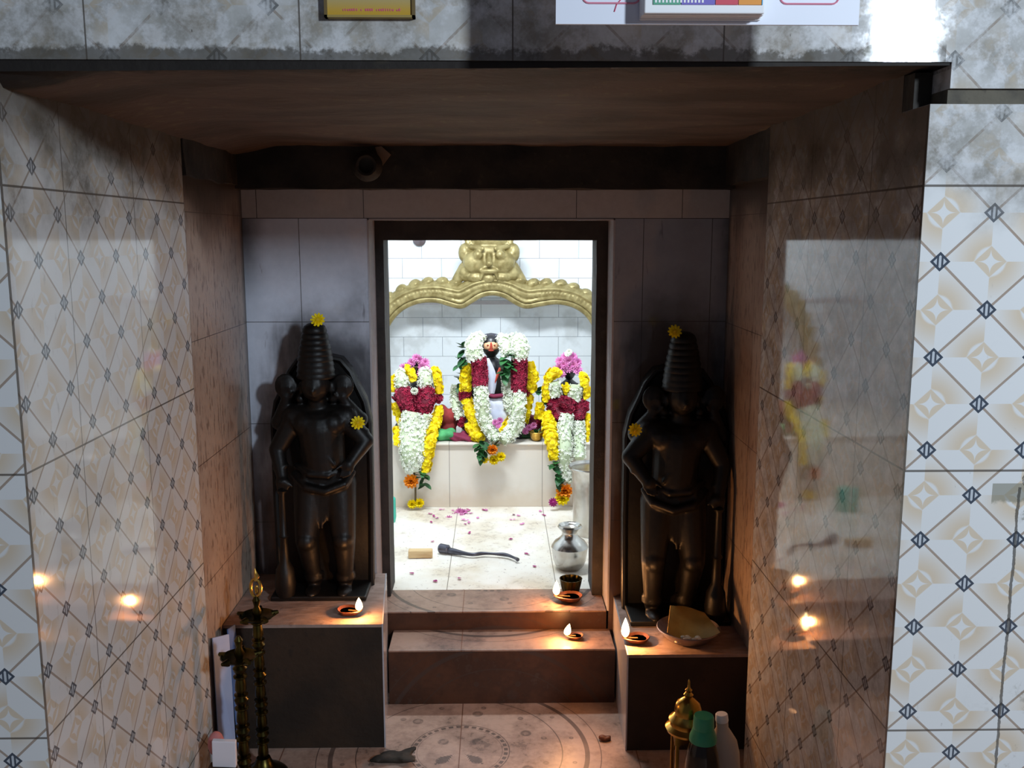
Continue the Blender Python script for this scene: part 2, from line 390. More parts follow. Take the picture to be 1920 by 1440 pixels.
# ------------------------------------------------------------------ mesh builder
class MB:
    def __init__(s): s.v = []; s.f = []
    def add(s, vs, fs):
        k = len(s.v); s.v += [tuple(x) for x in vs]; s.f += [tuple(k + i for i in f) for f in fs]; return s
    def box(s, a, b):
        x0, y0, z0 = a; x1, y1, z1 = b
        return s.add([(x0,y0,z0),(x1,y0,z0),(x1,y1,z0),(x0,y1,z0),(x0,y0,z1),(x1,y0,z1),(x1,y1,z1),(x0,y1,z1)],
              [(0,3,2,1),(4,5,6,7),(0,1,5,4),(1,2,6,5),(2,3,7,6),(3,0,4,7)])
    def obox(s, c, size, rot):
        h = [x / 2 for x in size]; vs = []
        for dz in (-1, 1):
            for dx, dy in ((-1,-1),(1,-1),(1,1),(-1,1)):
                vs.append(Vector(c) + rot @ Vector((dx*h[0], dy*h[1], dz*h[2])))
        return s.add(vs, [(0,3,2,1),(4,5,6,7),(0,1,5,4),(1,2,6,5),(2,3,7,6),(3,0,4,7)])
    def ell(s, c, r, rot=None, seg=12, ring=8):
        if not hasattr(r, '__len__'): r = (r, r, r)
        vs = []; fs = []; c = Vector(c)
        for i in range(ring + 1):
            t = math.pi * i / ring
            for j in range(seg):
                a = 2 * math.pi * j / seg
                p = Vector((r[0]*math.sin(t)*math.cos(a), r[1]*math.sin(t)*math.sin(a), r[2]*math.cos(t)))
                vs.append(c + (rot @ p if rot else p))
        for i in range(ring):
            for j in range(seg):
                a = i*seg+j; b = i*seg+(j+1) % seg
                fs.append((a, a+seg, b+seg, b))
        return s.add(vs, fs)
    def tube(s, pts, rad, seg=10, cap=True, flat=1.0):
        pts = [Vector(p) for p in pts]; n = len(pts)
        if not hasattr(rad, '__len__'): rad = [rad] * n
        vs = []; fs = []; up = None
        for i in range(n):
            d = (pts[min(i+1, n-1)] - pts[max(i-1, 0)]).normalized()
            if up is None: up = Vector((0, 0, 1)) if abs(d.z) < .9 else Vector((0, -1, 0))
            a = d.cross(up).normalized(); b = a.cross(d).normalized(); up = b
            for j in range(seg):
                t = 2*math.pi*j/seg; vs.append(pts[i] + (a*math.cos(t) + b*math.sin(t)*flat) * rad[i])
        for i in range(n-1):
            for j in range(seg):
                a = i*seg+j; b = i*seg+(j+1) % seg; fs.append((a, b, b+seg, a+seg))
        if cap: fs.append(tuple(range(seg-1, -1, -1))); fs.append(tuple(range((n-1)*seg, n*seg)))
        return s.add(vs, fs)
    def capsule(s, a, b, ra, rb):
        s.tube([a, b], [ra, rb], 20); s.ell(a, ra, None, 16, 12); return s.ell(b, rb, None, 16, 12)
    def lathe(s, prof, c=(0,0,0), seg=28, rot=None, sx=1, sy=1):
        vs = []; fs = []; c = Vector(c); n = len(prof)
        for r, z in prof:
            for j in range(seg):
                t = 2*math.pi*j/seg; p = Vector((r*math.cos(t)*sx, r*math.sin(t)*sy, z)); vs.append(c + (rot @ p if rot else p))
        for i in range(n-1):
            for j in range(seg):
                a = i*seg+j; b = i*seg+(j+1) % seg; fs.append((a, b, b+seg, a+seg))
        if prof[0][0] > 1e-5: fs.append(tuple(range(seg-1, -1, -1)))
        if prof[-1][0] > 1e-5: fs.append(tuple(range((n-1)*seg, n*seg)))
        return s.add(vs, fs)
    def build(s, name, mat, parent=None, loc=None, smooth=True, bevel=0, remesh=0, smooth_it=4):
        me = bpy.data.meshes.new(name); me.from_pydata(s.v, [], s.f); me.update()
        o = bpy.data.objects.new(name, me); C.objects.link(o)
        me.materials.append(M[mat] if isinstance(mat, str) else mat)
        if parent: o.parent = parent
        if loc is not None: o.location = loc
        bm = bmesh.new(); bm.from_mesh(me); bmesh.ops.remove_doubles(bm, verts=bm.verts, dist=1e-6)
        bmesh.ops.recalc_face_normals(bm, faces=bm.faces); bm.to_mesh(me); bm.free()
        if remesh:
            r = o.modifiers.new('r', 'REMESH'); r.mode = 'VOXEL'; r.voxel_size = remesh
            q = o.modifiers.new('s', 'SMOOTH'); q.factor = .5; q.iterations = smooth_it
            bake(o)
        if bevel:
            b = o.modifiers.new('b', 'BEVEL'); b.width = bevel; b.segments = 2; b.limit_method = 'ANGLE'
        if smooth:
            for p in o.data.polygons: p.use_smooth = True
            if not remesh:
                try: o.data.set_sharp_from_angle(angle=math.radians(40))
                except Exception: pass
        return o
def bake(o):
    dg = bpy.context.evaluated_depsgraph_get(); dg.update()
    me = bpy.data.meshes.new_from_object(o.evaluated_get(dg))
    old = o.data; o.modifiers.clear(); o.data = me; me.name = old.name
def thing(name, label, cat, loc, group=None, rz=0):
    o = bpy.data.objects.new(name, None); C.objects.link(o); o.location = loc; o.rotation_euler = (0, 0, rz)
    o.empty_display_size = .02
    o['label'] = label; o['category'] = cat
    if group: o['group'] = group
    return o
def tag(o, label, cat, group=None):
    o['label'] = label; o['category'] = cat
    if group: o['group'] = group
    return o
def struct(name, mb, mat, smooth=False, **k):
    o = mb.build(name, mat, smooth=smooth, **k); o['kind'] = 'structure'; return o
def rel(pts, o): return [Vector(p) - o for p in pts]

# ------------------------------------------------------------------ the setting
XL, XR, XR2 = -.686, .603, .637
YF, YT, YB = 1.33, 2.10, 2.58
ZC, ZB = 1.535, 1.42
m = MB(); m.box((-1.6, YF, ZC), (.629, YF+.09, 2.5)); m.box((.629, YF, 1.500), (1.8, YF+.09, 2.5))
m.box((XR, YF, -.02), (1.8, YF+.09, 1.479)); m.box((-1.6, YF, -.02), (XL, YF+.09, ZC))
struct('wall_front', m, 'tile_front')
struct('trim_1', MB().box((.629, YF+.006, 1.479), (1.8, YF+.09, 1.500)), 'mortar')
m = MB().box((XR+.0, YF+.055, 1.479), (.629, YF+.09, 1.5299))
struct('trim_2', m, 'beam')
struct('wall_left', MB().box((XL-.1, YF+.0005, -.02), (XL+.0005, YT, ZC)), 'tile_left')
struct('wall_right', MB().box((XR-.0005, YF+.0005, -.02), (XR+.1, YT, 1.4785)).box((XR-.0005, YF+.0912, 1.4785), (XR+.1, YT, ZC+.03)), 'tile_right')
struct('wall_inner_left', MB().box((XL-.1, YT, -.02), (XL-.002, YB+.1, ZB+.01)), 'marbled')
struct('wall_inner_right', MB().box((XR2, YT, -.02), (XR2+.07, YB+.1, ZB+.01)), 'marbled')
# rough stone ceiling slab of the niche
m = MB(); nx, ny = 70, 50; x0, x1, y0, y1 = XL-.09, XR+.025, YF+.003, YB+.1
vs = []; fs = []
for j in range(ny+1):
    for i in range(nx+1):
        x = x0+(x1-x0)*i/nx; y = y0+(y1-y0)*j/ny
        d = noise.noise(Vector((x*4, y*4, 0)))*.008 + noise.noise(Vector((x*15, y*15, 3)))*.003
        sag = -.030*max(0, 1-(x-XL)/.12) if x < XL+.12 else 0
        vs.append((x, y, ZC - .004 + d*(0 if j == 0 else 1) + max(sag, -.05)*(0.25 if j == 0 else .8)))
for j in range(ny):
    for i in range(nx):
        a = j*(nx+1)+i; fs.append((a, a+nx+1, a+nx+2, a+1))
k = len(vs)
vs += [(x0, y0, ZC+.16), (x1, y0, ZC+.16), (x1, y1, ZC+.16), (x0, y1, ZC+.16)]
fs += [(k, k+1, k+2, k+3), (0, nx, k+1, k), (nx, nx+ny*(nx+1), k+2, k+1), (nx+ny*(nx+1), ny*(nx+1), k+3, k+2), (ny*(nx+1), 0, k, k+3)]
m.add(vs, fs); struct('ceiling', m, 'ceiling', smooth=True)
# sooty beam running round the inner end of the niche
def rough_bar(a, b, cut=24, amp=.004):
    bm = bmesh.new(); bmesh.ops.create_cube(bm, size=1)
    bmesh.ops.subdivide_edges(bm, edges=bm.edges, cuts=cut, use_grid_fill=True)
    m = MB(); A = Vector(a); B = Vector(b); vs = []
    for v in bm.verts:
        p = Vector(((v.co.x+.5)*(B.x-A.x)+A.x, (v.co.y+.5)*(B.y-A.y)+A.y, (v.co.z+.5)*(B.z-A.z)+A.z))
        q = Vector((noise.noise(p*14), noise.noise(p*14+Vector((5,5,5))), noise.noise(p*14+Vector((9,1,3)))))
        vs.append(p + q*amp)
    m.add(vs, [tuple(x.index for x in f.verts) for f in bm.faces]); bm.free(); return m
m = rough_bar((XL-.02, 2.525, ZB), (XR2+.02, YB+.1, ZC+.02), 40)
m2 = rough_bar((XL-.03, YT+.002, ZB+.008), (XL+.006, 2.54, ZC+.02), 24, .006); m.add(m2.v, m2.f)
m2 = rough_bar((XR+.006, YT+.002, ZB+.008), (XR2+.03, 2.54, ZC+.02), 24, .006); m.add(m2.v, m2.f)
struct('trim_3', m, 'beam', smooth=True)
# back wall of the niche with its doorway
DL, DR, DT = -.350, .325, 1.343
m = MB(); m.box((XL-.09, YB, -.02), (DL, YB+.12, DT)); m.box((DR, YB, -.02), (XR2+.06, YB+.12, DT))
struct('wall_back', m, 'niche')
struct('trim_4', MB().box((XL-.09, YB, DT), (XR2+.06, YB+.12, ZB+.05)), 'niche_top')
# smooth marble edging inside the doorway
m = MB(); m.box((DL-.001, YB-.001, .2165), (DL+.004, 2.70, DT)); m.box((DR-.004, YB-.001, .2165), (DR+.001, 2.70, DT)); m.box((DL, YB-.001, DT-.004), (DR, 2.70, DT))
struct('trim_5', m, 'reveal')
# black stone door frame
FL_, FR_, FT_ = -.322, .289, 1.284
m = rough_bar((DL, 2.70, .2165), (FL_, 2.82, DT+.0), 14, .0015)
for a, b in (((FR_, 2.70, .2165), (DR, 2.82, DT)), ((DL, 2.70, FT_), (DR, 2.82, DT+.03))):
    q = rough_bar(a, b, 14, .0015); m.add(q.v, q.f)
struct('door_1', m, 'frame', smooth=True)
# floor of the hall and niche
struct('floor', MB().box((-2.2, -2.2, -.08), (2.2, YB+.2, 0)), 'floor')
# shrine room
SX0, SX1, SY1, SZT = -.95, .90, 4.42, 1.90
struct('floor_inner', MB().box((SX0-.1, 2.752, .10), (SX1+.1, SY1+.1, .216)), 'marble')
struct('wall_far', MB().box((SX0-.1, SY1, .2), (SX1+.1, SY1+.1, SZT+.1)), 'sanctum')
struct('wall_shrine_left', MB().box((SX0-.1, 2.7, .2), (SX0, SY1, SZT+.1)), 'sanctum_side')
struct('wall_shrine_right', MB().box((SX1, 2.7, .2), (SX1+.1, SY1, SZT+.1)), 'sanctum_side')
struct('ceiling_shrine', MB().box((SX0-.1, 2.6, SZT), (SX1+.1, SY1+.1, SZT+.1)), 'white')
m = MB(); m.box((SX0-.1, 2.69, .1), (DL, 2.83, SZT+.05)); m.box((DR, 2.69, .1), (SX1+.1, 2.83, SZT+.05)); m.box((DL, 2.71, DT+.03), (DR, 2.83, SZT+.05))
struct('wall_shrine_front', m, 'white')
# dark ledge line low on the far wall
m = MB(); m.box((SX0, SY1-.012, .975), (SX1, SY1, .992)); struct('trim_6', m, 'reveal')

# steps up to the doorway
def stepthing(label, y0, y1, z0, z1, xa, xb):
    t = thing('doorway_step', label, 'step', ((xa+xb)/2, (y0+y1)/2, z0)); L = Vector(t.location)
    MB().box(Vector((xa, y0, z1-.006))-L, Vector((xb, y1, z1))-L).build('tread', 'tread', t, smooth=False, bevel=.002)
    MB().box(Vector((xa, y0+.0003, z0))-L, Vector((xb, y1, z1-.006))-L).build('riser', 'riser', t, smooth=False)
    return t
stepthing('lower cream tiled doorway step with printed arcs, above the patterned floor', 2.447, 2.5835, 0, .16, -.302, .329)
stepthing('upper cream tiled threshold step holding the oil lamp inside the black door frame', 2.584, 2.7515, 0, .216, -.344, .3195)
# altar
t = thing('altar_platform', 'cream tiled altar platform under the three garlanded idols', 'platform', (0, 4.03, .216)); L = Vector(t.location)
MB().box(Vector((SX0+.001, 3.64, .2165))-L, Vector((SX1-.001, SY1-.013, .472))-L).build('body', 'altar', t, smooth=False)
MB().box(Vector((SX0+.001, 3.63, .472))-L, Vector((SX1-.001, SY1-.013, .480))-L).build('slab', 'altar', t, smooth=False, bevel=.002)

# pedestals of the guardian statues
def prism(mb, xy, z0, z1, L):
    n = len(xy)
    return mb.add([Vector((x, y, z0))-L for x, y in xy]+[Vector((x, y, z1))-L for x, y in xy], [tuple(range(n-1, -1, -1)), tuple(range(n, 2*n))]+[(i, (i+1) % n, (i+1) % n+n, i+n) for i in range(n)])
def pedestal(label, xa, xb, y0, z1, sidex, backx):
    t = thing('statue_pedestal', label, 'pedestal', ((xa+xb)/2, (y0+YB)/2, 0), 'pedestals beside the doorway'); L = Vector(t.location)
    sg = 1 if sidex == xb else -1; far = xa if sg > 0 else xb; e = .004*sg
    qd = [(far, y0), (sidex, y0), (backx, YB-.001), (far, YB-.001)]
    prism(MB(), qd, 0, z1-.008, L).build('body', 'pedface', t, smooth=False)
    prism(MB(), [(far, y0-.003), (sidex, y0-.003), (backx, YB-.001), (far, YB-.001)], z1-.008, z1, L).build('top_slab', 'pedtop', t, smooth=False)
    q = prism(MB(), [(sidex+.0003*sg, y0-.002), (sidex+e, y0-.002), (backx+e, YB-.001), (backx+.0003*sg, YB-.001)], 0, z1, L).build('side_panel', 'reveal', t, smooth=False)
    q['label'] = 'pale marble side panel'
pedestal('soot-black tiled pedestal with pale marble edge under the left guardian statue', XL, -.290, 2.225, .335, -.290, -.322)
pedestal('lower dark tiled pedestal under the right guardian statue and leaf dish', .330, XR2, 2.20, .26, .330, .343)

# ------------------------------------------------------------------ flower helpers
def frame_of(d):
    d = Vector(d).normalized(); a = d.cross(Vector((0, 0, 1)) if abs(d.z) < .9 else Vector((1, 0, 0))).normalized()
    return a, d.cross(a).normalized(), d
def spike(mb, p, d, l, wd):
    a, b, d = frame_of(d); p = Vector(p)
    mb.add([p, p+d*l*.45+a*wd, p+d*l*.45+b*wd, p+d*l*.45-a*wd, p+d*l*.45-b*wd, p+d*l],
           [(0,2,1),(0,3,2),(0,4,3),(0,1,4),(1,2,5),(2,3,5),(3,4,5),(4,1,5)])
def floret(mb, p, d, r, n=5):
    """a small open flower: n petals round the direction d"""
    a, b, d = frame_of(d); p = Vector(p); t0 = random.random()*6
    for k in range(n):
        t = t0+2*math.pi*k/n; e = a*math.cos(t)+b*math.sin(t); s = d.cross(e)
        mb.add([p, p+e*r*.6+s*r*.32+d*r*.35, p+e*r+d*r*.25, p+e*r*.6-s*r*.32+d*r*.35], [(0,1,2,3)])
def head(mb, p, d, r, rings=3):
    """a double flower head of many petals"""
    a, b, d = frame_of(d); p = Vector(p)
    for q in range(rings):
        el = .15+q*.42; rr = r*(1-q*.18); n = 11-2*q
        for k in range(n):
            t = 2*math.pi*(k+q*.5)/n; e = a*math.cos(t)+b*math.sin(t); s = d.cross(e)
            o = e*math.cos(el)+d*math.sin(el)
            mb.add([p, p+o*rr*.6+s*rr*.24, p+o*rr+s*rr*.10, p+o*rr-s*rr*.10, p+o*rr*.6-s*rr*.24], [(0,1,2,3,4)])
def smoothpath(pts, n=6):
    pts = [Vector(p) for p in pts]
    if len(pts) < 3: return [pts[0].lerp(pts[-1], i/n) for i in range(n+1)]
    out = []
    P = [pts[0]*2-pts[1]] + pts + [pts[-1]*2-pts[-2]]
    for i in range(1, len(P)-2):
        for k in range(n):
            t = k/n; a, b, c_, d = P[i-1], P[i], P[i+1], P[i+2]
            out.append(.5*((2*b)+(c_-a)*t+(2*a-5*b+4*c_-d)*t*t+(3*b-a-3*c_+d)*t**3))
    out.append(pts[-1]); return out
PXM = 1750.
def section(parent, L, name, kind, pts, flat=.8, dens=1.0):
    """pts: (u, v, y, radius in pixels) along one section of a garland"""
    path = [at(u, v, y)-L for u, v, y, r in pts]; rad = [r*y/PXM for u, v, y, r in pts]
    n = 6; sp = smoothpath(path, n)
    rs = [];
    for i in range(len(sp)):
        t = i/(len(sp)-1)*(len(rad)-1); k = min(int(t), len(rad)-2); rs.append(rad[k]*(1-(t-k))+rad[k+1]*(t-k))
    mb = MB(); core = MB()
    core.tube(sp, [r*.80 for r in rs], 10, True, flat)
    length = sum((sp[i+1]-sp[i]).length for i in range(len(sp)-1)); R = sum(rs)/len(rs)
    cfg = {'jasmine': .0105, 'rose': .0085, 'yellow': .0170}[kind]
    cnt = int(length*2*math.pi*R/(cfg*cfg)*1.5*dens)+6
    for q in range(cnt):
        t = random.random()*(len(sp)-1); i = min(int(t), len(sp)-2); f = t-i
        c = sp[i].lerp(sp[i+1], f); r = rs[i]*(1-f)+rs[i+1]*f
        d = (sp[i+1]-sp[i]).normalized(); a = d.cross(Vector((0, -1, 0.01))).normalized(); b = a.cross(d).normalized()
        an = random.random()*2*math.pi
        o = a*math.cos(an)+b*math.sin(an)*flat
        p = c+o*r*random.uniform(.70, .88)
        dr = (a*math.cos(an)+b*math.sin(an)+Vector([random.uniform(-.35, .35) for _ in range(3)])).normalized()
        if kind == 'jasmine':
            if random.random() < .55: floret(mb, p+dr*.004, dr, random.uniform(.006, .009))
            else: spike(mb, p, dr, random.uniform(.008, .014), .0022)
        elif kind == 'rose': floret(mb, p, dr, random.uniform(.008, .012), 5)
        else: head(mb, p, dr, random.uniform(.009, .0125), 2)
    mat = {'jasmine': 'jasmine', 'rose': 'rose', 'yellow': 'yellow'}[kind]
    o = mb.build(name, mat, parent, smooth=False); c = core.build('core', mat+'_core', o)
    return o
def bloom(name, mat, label, c, d, r, group=None, cat='flower', core=None):
    mb = MB(); c = Vector(c)
    t = thing(name, label, cat, c, group)
    mb = MB(); head(mb, (0, 0, 0), d, r, 4); head(mb, Vector(d).normalized()*r*.15, d, r*.75, 3)
    mb.build('petals', mat, t, smooth=False)
    MB().ell(Vector(d).normalized()*r*.2, r*.38).build('centre', core or (mat if mat != 'yellow' else 'yellow_core'), t)
    return t
def leaf_mesh(mb, p, d, l, wd, droop=.3):
    a, b, d = frame_of(d); p = Vector(p)
    rows = []
    for i in range(6):
        t = i/5; c = p+d*l*t-Vector((0, 0, 1))*droop*l*t*t; h = wd*math.sin(math.pi*min(t*.9+.08, 1))**.8 if i < 5 else .0005
        rows += [c-a*h, c+b*h*.15, c+a*h]
    mb.add(rows, [(3*i+k, 3*i+k+1, 3*i+k+4, 3*i+k+3) for i in range(5) for k in (0, 1)])

# ------------------------------------------------------------------ guardian statues
def guardian(label, base, height, mir, lab_side):
    t = thing('guardian_statue', label, 'statue', base, 'stone guardian statues flanking the doorway')
    sc_ = height/.74; k = .00142*sc_
    def P(u, v, y=0): return Vector(((u-603)*k*mir, y*sc_, (1122-v)*k))
    b = MB()
    def cap(p, q, ra, rb):
        f = 1.07 if ra > .008 else 1.0
        b.capsule(p, q, ra*f, rb*f)
    R = lambda px: px*k
    # legs
    for s, (hip, knee, ank) in enumerate((((585, 905), (580, 1010), (588, 1100)), ((640, 905), (650, 1008), (648, 1100)))):
        cap(P(*hip, -.01), P(*knee, -.045), R(31), R(21)); cap(P(*knee, -.045), P(*ank, -.02), R(21), R(13))
        b.ell(P(ank[0], 1112, -.045), (R(15), R(30), R(10)))
        b.ell(P(*knee, -.055), R(20))
        for q in range(3): b.tube([P(ank[0]-14+math.cos(a)*0+0, 1092-q*5, -.02) if 0 else P(ank[0], 1092-q*5, -.02)+Vector((R(17)*math.cos(a), R(17)*math.sin(a), 0)) for a in [x*math.pi/6 for x in range(13)]], R(3), 6)
    # hips, skirt folds, sash
    b.ell(P(612, 895, -.01), (R(58), R(34), R(38)))
    for q in range(7): cap(P(580+q*11, 880, -.045), P(592+q*6, 985-abs(q-3)*12, -.052), R(6), R(3))
    b.tube([P(555, 885, -.02), P(585, 905, -.06), P(620, 912, -.065), P(655, 900, -.055), P(668, 880, -.02)], R(8), 8)
    b.tube([P(560, 868, -.02), P(590, 880, -.055), P(625, 883, -.055), P(665, 866, -.02)], R(7), 8)
    # trunk
    cap(P(612, 870, -.005), P(607, 800, -.005), R(38), R(42)); b.ell(P(585, 788, -.03), (R(26), R(22), R(24))); b.ell(P(632, 788, -.03), (R(26), R(22), R(24)))
    b.ell(P(608, 835, -.028), (R(30), R(22), R(30)))
    cap(P(560, 778, -.005), P(655, 778, -.005), R(24), R(24))
    # necklaces and thread
    for q, w_ in enumerate((30, 40, 50)):
        b.tube([P(607+w_*math.cos(a), 765+q*4+(14+q*9)*max(0, math.sin(a)), -.035-.020*math.sin(a)) for a in [math.pi*x/10 for x in range(11)]], R(3.5), 6)
    b.tube([P(580, 770, -.045), P(605, 820, -.058), P(640, 865, -.055)], R(3), 6)
    # neck and head with face
    cap(P(605, 765, -.01), P(604, 738, -.015), R(17), R(16))
    b.ell(P(603, 714, -.030), (R(27), R(27), R(31)))
    b.ell(P(603, 737, -.035), (R(13), R(11), R(8)))
    cap(P(603, 708, -.058), P(603, 722, -.066), R(3), R(5.5))
    b.ell(P(603, 731, -.060), (R(9), R(4), R(3)))
    for s in (-1, 1):
        b.ell(P(603+s*11, 711, -.056), (R(7), R(4), R(3.5)))
        cap(P(603+s*5, 703, -.058), P(603+s*18, 703, -.050), R(2.5), R(2))
        b.ell(P(603+s*28, 722, -.010), (R(6), R(8), R(14)))
        b.ell(P(603+s*31, 742, -.012), (R(9), R(9), R(9)))
    # raised rear hands holding emblems
    for s, (sh, el, ha) in enumerate((((560, 778), (528, 790), (546, 742)), ((655, 778), (680, 785), (652, 742)))):
        cap(P(*sh, .005), P(*el, .01), R(19), R(15)); cap(P(*el, .01), P(*ha, -.01), R(14), R(9))
        hx, hv = ha
        b.ell(P(hx, hv-4, -.012), (R(11), R(9), R(11)))
        for q in range(4): cap(P(hx-9+q*6, hv-8, -.016), P(hx-8+q*5.4, hv-22-(2 if q in (1, 2) else 0), -.022), R(3), R(2.3))
        cap(P(hx+(10 if s == 0 else -10), hv-3, -.02), P(hx+(15 if s == 0 else -15), hv-12, -.026), R(3.2), R(2.4))
        b.ell(P(hx, hv-24, -.012), (R(18), R(8), R(20)))
        b.tube([P(hx, hv-24, -.012)+Vector((R(18)*math.cos(a), 0, R(21)*math.sin(a))) for a in [x*math.pi/8 for x in range(17)]], R(4), 6)
    # front arms: one bent with its hand at the hip, one resting on the club
    cap(P(655, 780, -.01), P(693, 822, -.02), R(20), R(15)); cap(P(693, 822, -.02), P(668, 858, -.06), R(15), R(10))
    b.ell(P(664, 862, -.066), (R(13), R(10), R(13)))
    for q in range(4): cap(P(655+q*6, 868, -.070), P(650+q*5.5, 883-abs(q-1)*2, -.078), R(3.2), R(2.4))
    cap(P(652, 860, -.072), P(644, 866, -.082), R(3.6), R(2.6))
    cap(P(560, 780, -.01), P(527, 838, -.02), R(20), R(15)); cap(P(527, 838, -.02), P(540, 888, -.055), R(15), R(10))
    b.ell(P(541, 893, -.062), (R(14), R(11), R(10)))
    for q in range(4): cap(P(532+q*6, 896, -.070), P(533+q*6, 911-abs(q-1)*2, -.068), R(3.2), R(2.5))
    cap(P(552, 892, -.064), P(559, 901, -.070), R(3.6), R(2.6))
    for c_, e_ in ((P(680, 806, -.016), 18), (P(540, 812, -.016), 18), (P(680, 842, -.04), 13), (P(536, 868, -.042), 13)):
        b.tube([c_+Vector((R(e_)*math.cos(a), R(e_)*.7*math.sin(a), R(4)*math.cos(a))) for a in [x*math.pi/6 for x in range(13)]], R(3.2), 6)
    b.build('figure', 'black_stone', t, remesh=.0035*sc_, smooth_it=5)
    # tall ringed crown
    cr = MB(); prof = []
    for q in range(9):
        z = 702-q*10.5; r_ = 35-q*.6-q*q*.13
        prof += [(R(r_), (1122-z)*k), (R(r_+1.2), (1122-z+3)*k), (R(r_-.3), (1122-z+8)*k)]
    prof += [(R(19), (1122-605)*k), (R(11), (1122-600)*k), (0, (1122-598)*k)]
    cr.lathe(prof, (0, -.012*sc_, 0), 24); 
    for q in range(5): cr.ell(P(603+(q-2)*11, 694-4*(2-abs(q-2)), -.052+.006*abs(q-2)), (R(5), R(4), R(8)))
    cr.build('crown', 'black_stone', t)
    # club
    cl = MB(); prof = [(R(8), 0), (R(17), R(8)), (R(20), R(30)), (R(17), R(58)), (R(9), R(75)), (R(7), R(120)), (R(10), R(124)), (R(7), R(128)), (R(6), R(205)), (R(10), R(212)), (0, R(220))]
    cl.lathe(prof, P(540, 1121, -.068), 16)
    cl.build('club', 'black_stone', t)
    # back slab with scalloped rim, and foot plinth
    st = MB(); out = [(-92, 0), (-94, 180), (-94, 330), (-86, 372), (-70, 402), (-58, 430), (-42, 452), (0, 462), (42, 452), (60, 430), (72, 402), (86, 372), (95, 330), (95, 180), (92, 0)]
    n = len(out); yf, yb = .035*sc_, .085*sc_
    vs = [(x*k*mir, yf, z*k) for x, z in out]+[(x*k*mir, yb, z*k) for x, z in out]
    st.add(vs, [tuple(range(n)), tuple(range(2*n-1, n-1, -1))]+[(i, (i+1) % n, (i+1) % n+n, i+n) for i in range(n)])
    st.tube([(x*k*mir*.97, yf, z*k*.99) for x, z in out], R(6), 8)
    st.build('back_slab', 'black_stone', t)
    MB().box((-.128*sc_, -.085*sc_, -.0), (.128*sc_, .085*sc_, R(10))).build('plinth', 'black_stone', t, smooth=False, bevel=.004)
    return t, P
b1 = at(606, 1118, 2.44); gl, PL = guardian('black oiled stone guardian statue left of the doorway, taller pedestal', Vector((b1.x, 2.455, .3355)), .735, 1, 'l')
b2 = at(1268, 1118, 2.44); gr_, PR = guardian('black oiled stone guardian statue right of the doorway, behind the leaf dish', Vector((b2.x, 2.455, .2605)), .785, -1, 'r')
def wp(t, p): return Vector(t.location)+p
bloom('chrysanthemum', 'yellow', 'yellow flower on the crown of the left guardian statue', at(596, 600, 2.425), (0, -1, .45), .019)
bloom('chrysanthemum', 'yellow', 'yellow flower on the raised arm of the left guardian statue', at(671, 793, 2.405), (.1, -1, .5), .019)
bloom('chrysanthemum', 'yellow', 'yellow flower on the crown of the right guardian statue', at(1265, 622, 2.425), (0, -1, .4), .019)
bloom('chrysanthemum', 'yellow', 'yellow flower on the bent arm of the right guardian statue', at(1191, 806, 2.40), (-.1, -1, .2), .0185)

# ------------------------------------------------------------------ gold arch behind the idols
YA = 4.26
t = thing('ornamental_arch', 'gold painted trefoil arch with a lion mask, behind the idols', 'arch', (0, YA, .48)); L = Vector(t.location)
low = [(690, 740), (697, 690), (712, 640), (728, 598), (750, 576), (785, 560), (820, 560), (848, 570), (866, 580), (880, 564), (900, 551), (925, 546), (948, 552), (968, 566), (985, 580), (1010, 568), (1045, 562), (1080, 570), (1105, 588), (1125, 620), (1138, 680), (1145, 740)]
def off(pts, d):
    o = []
    for i, (u, v) in enumerate(pts):
        a = pts[max(i-1, 0)]; c_ = pts[min(i+1, len(pts)-1)]; tx, ty = c_[0]-a[0], c_[1]-a[1]; l = math.hypot(tx, ty)
        o.append((u+ty/l*d, v-tx/l*d))
    return o
hi = [(u, v) for u, v in low]
def arcpath(d, y, soft=1):
    # soften the cusps as the band moves outward
    pts = off(low, d); 
    for _ in range(int(soft)):
        pts = [pts[0]]+[((pts[i-1][0]+2*pts[i][0]+pts[i+1][0])/4, (pts[i-1][1]+2*pts[i][1]+pts[i+1][1])/4) for i in range(1, len(pts)-1)]+[pts[-1]]
    return smoothpath([at(u, v, y)-L for u, v in pts], 5)
mb = MB(); mb.tube(arcpath(1, YA-.01), .016, 10); mb.build('inner_moulding', 'gold', t)
mb = MB()
mb.tube(arcpath(13, YA, 1), .030, 12); mb.tube(arcpath(27, YA-.004, 2), .030, 12); mb.tube(arcpath(8, YA-.028, 1), .008, 8); mb.tube(arcpath(27, YA-.034, 2), .007, 8)
sp = arcpath(18, YA-.028, 2)
for i in range(0, len(sp)): mb.ell(sp[i], (.010, .010, .016))
mb.build('arch_band', 'gold', t, remesh=.004, smooth_it=2)
sp = arcpath(39, YA-.002, 3); bds = [MB(), MB()]; dist = 0; last = None
for i in range(1, len(sp)):
    dist += (sp[i]-sp[i-1]).length
    c_ = at(915, 500, YA)-L
    if last is None or dist-last > .056:
        last = dist
        if (sp[i]-c_).length > .13:
            d = (sp[i]-sp[i-1]).normalized(); rot = Matrix.Rotation(-math.atan2(d.z, d.x)-.5, 3, 'Y')
            bd = bds[0 if sp[i].x < c_.x else 1]; bd.ell(sp[i], (.034, .026, .026), rot, 14, 10); bd.ell(sp[i]+Vector((.006, -.016, .006)), (.014, .012, .012), rot)
for bd in bds: bd.build('scalloped_rim', 'gold', t, remesh=.004, smooth_it=2)
def Q(u, v, dy=0): return at(u, v, YA+dy)-L
k_ = YA/PXM
mk = MB()
mk.ell(Q(917, 490), (48*k_, .05, 36*k_))
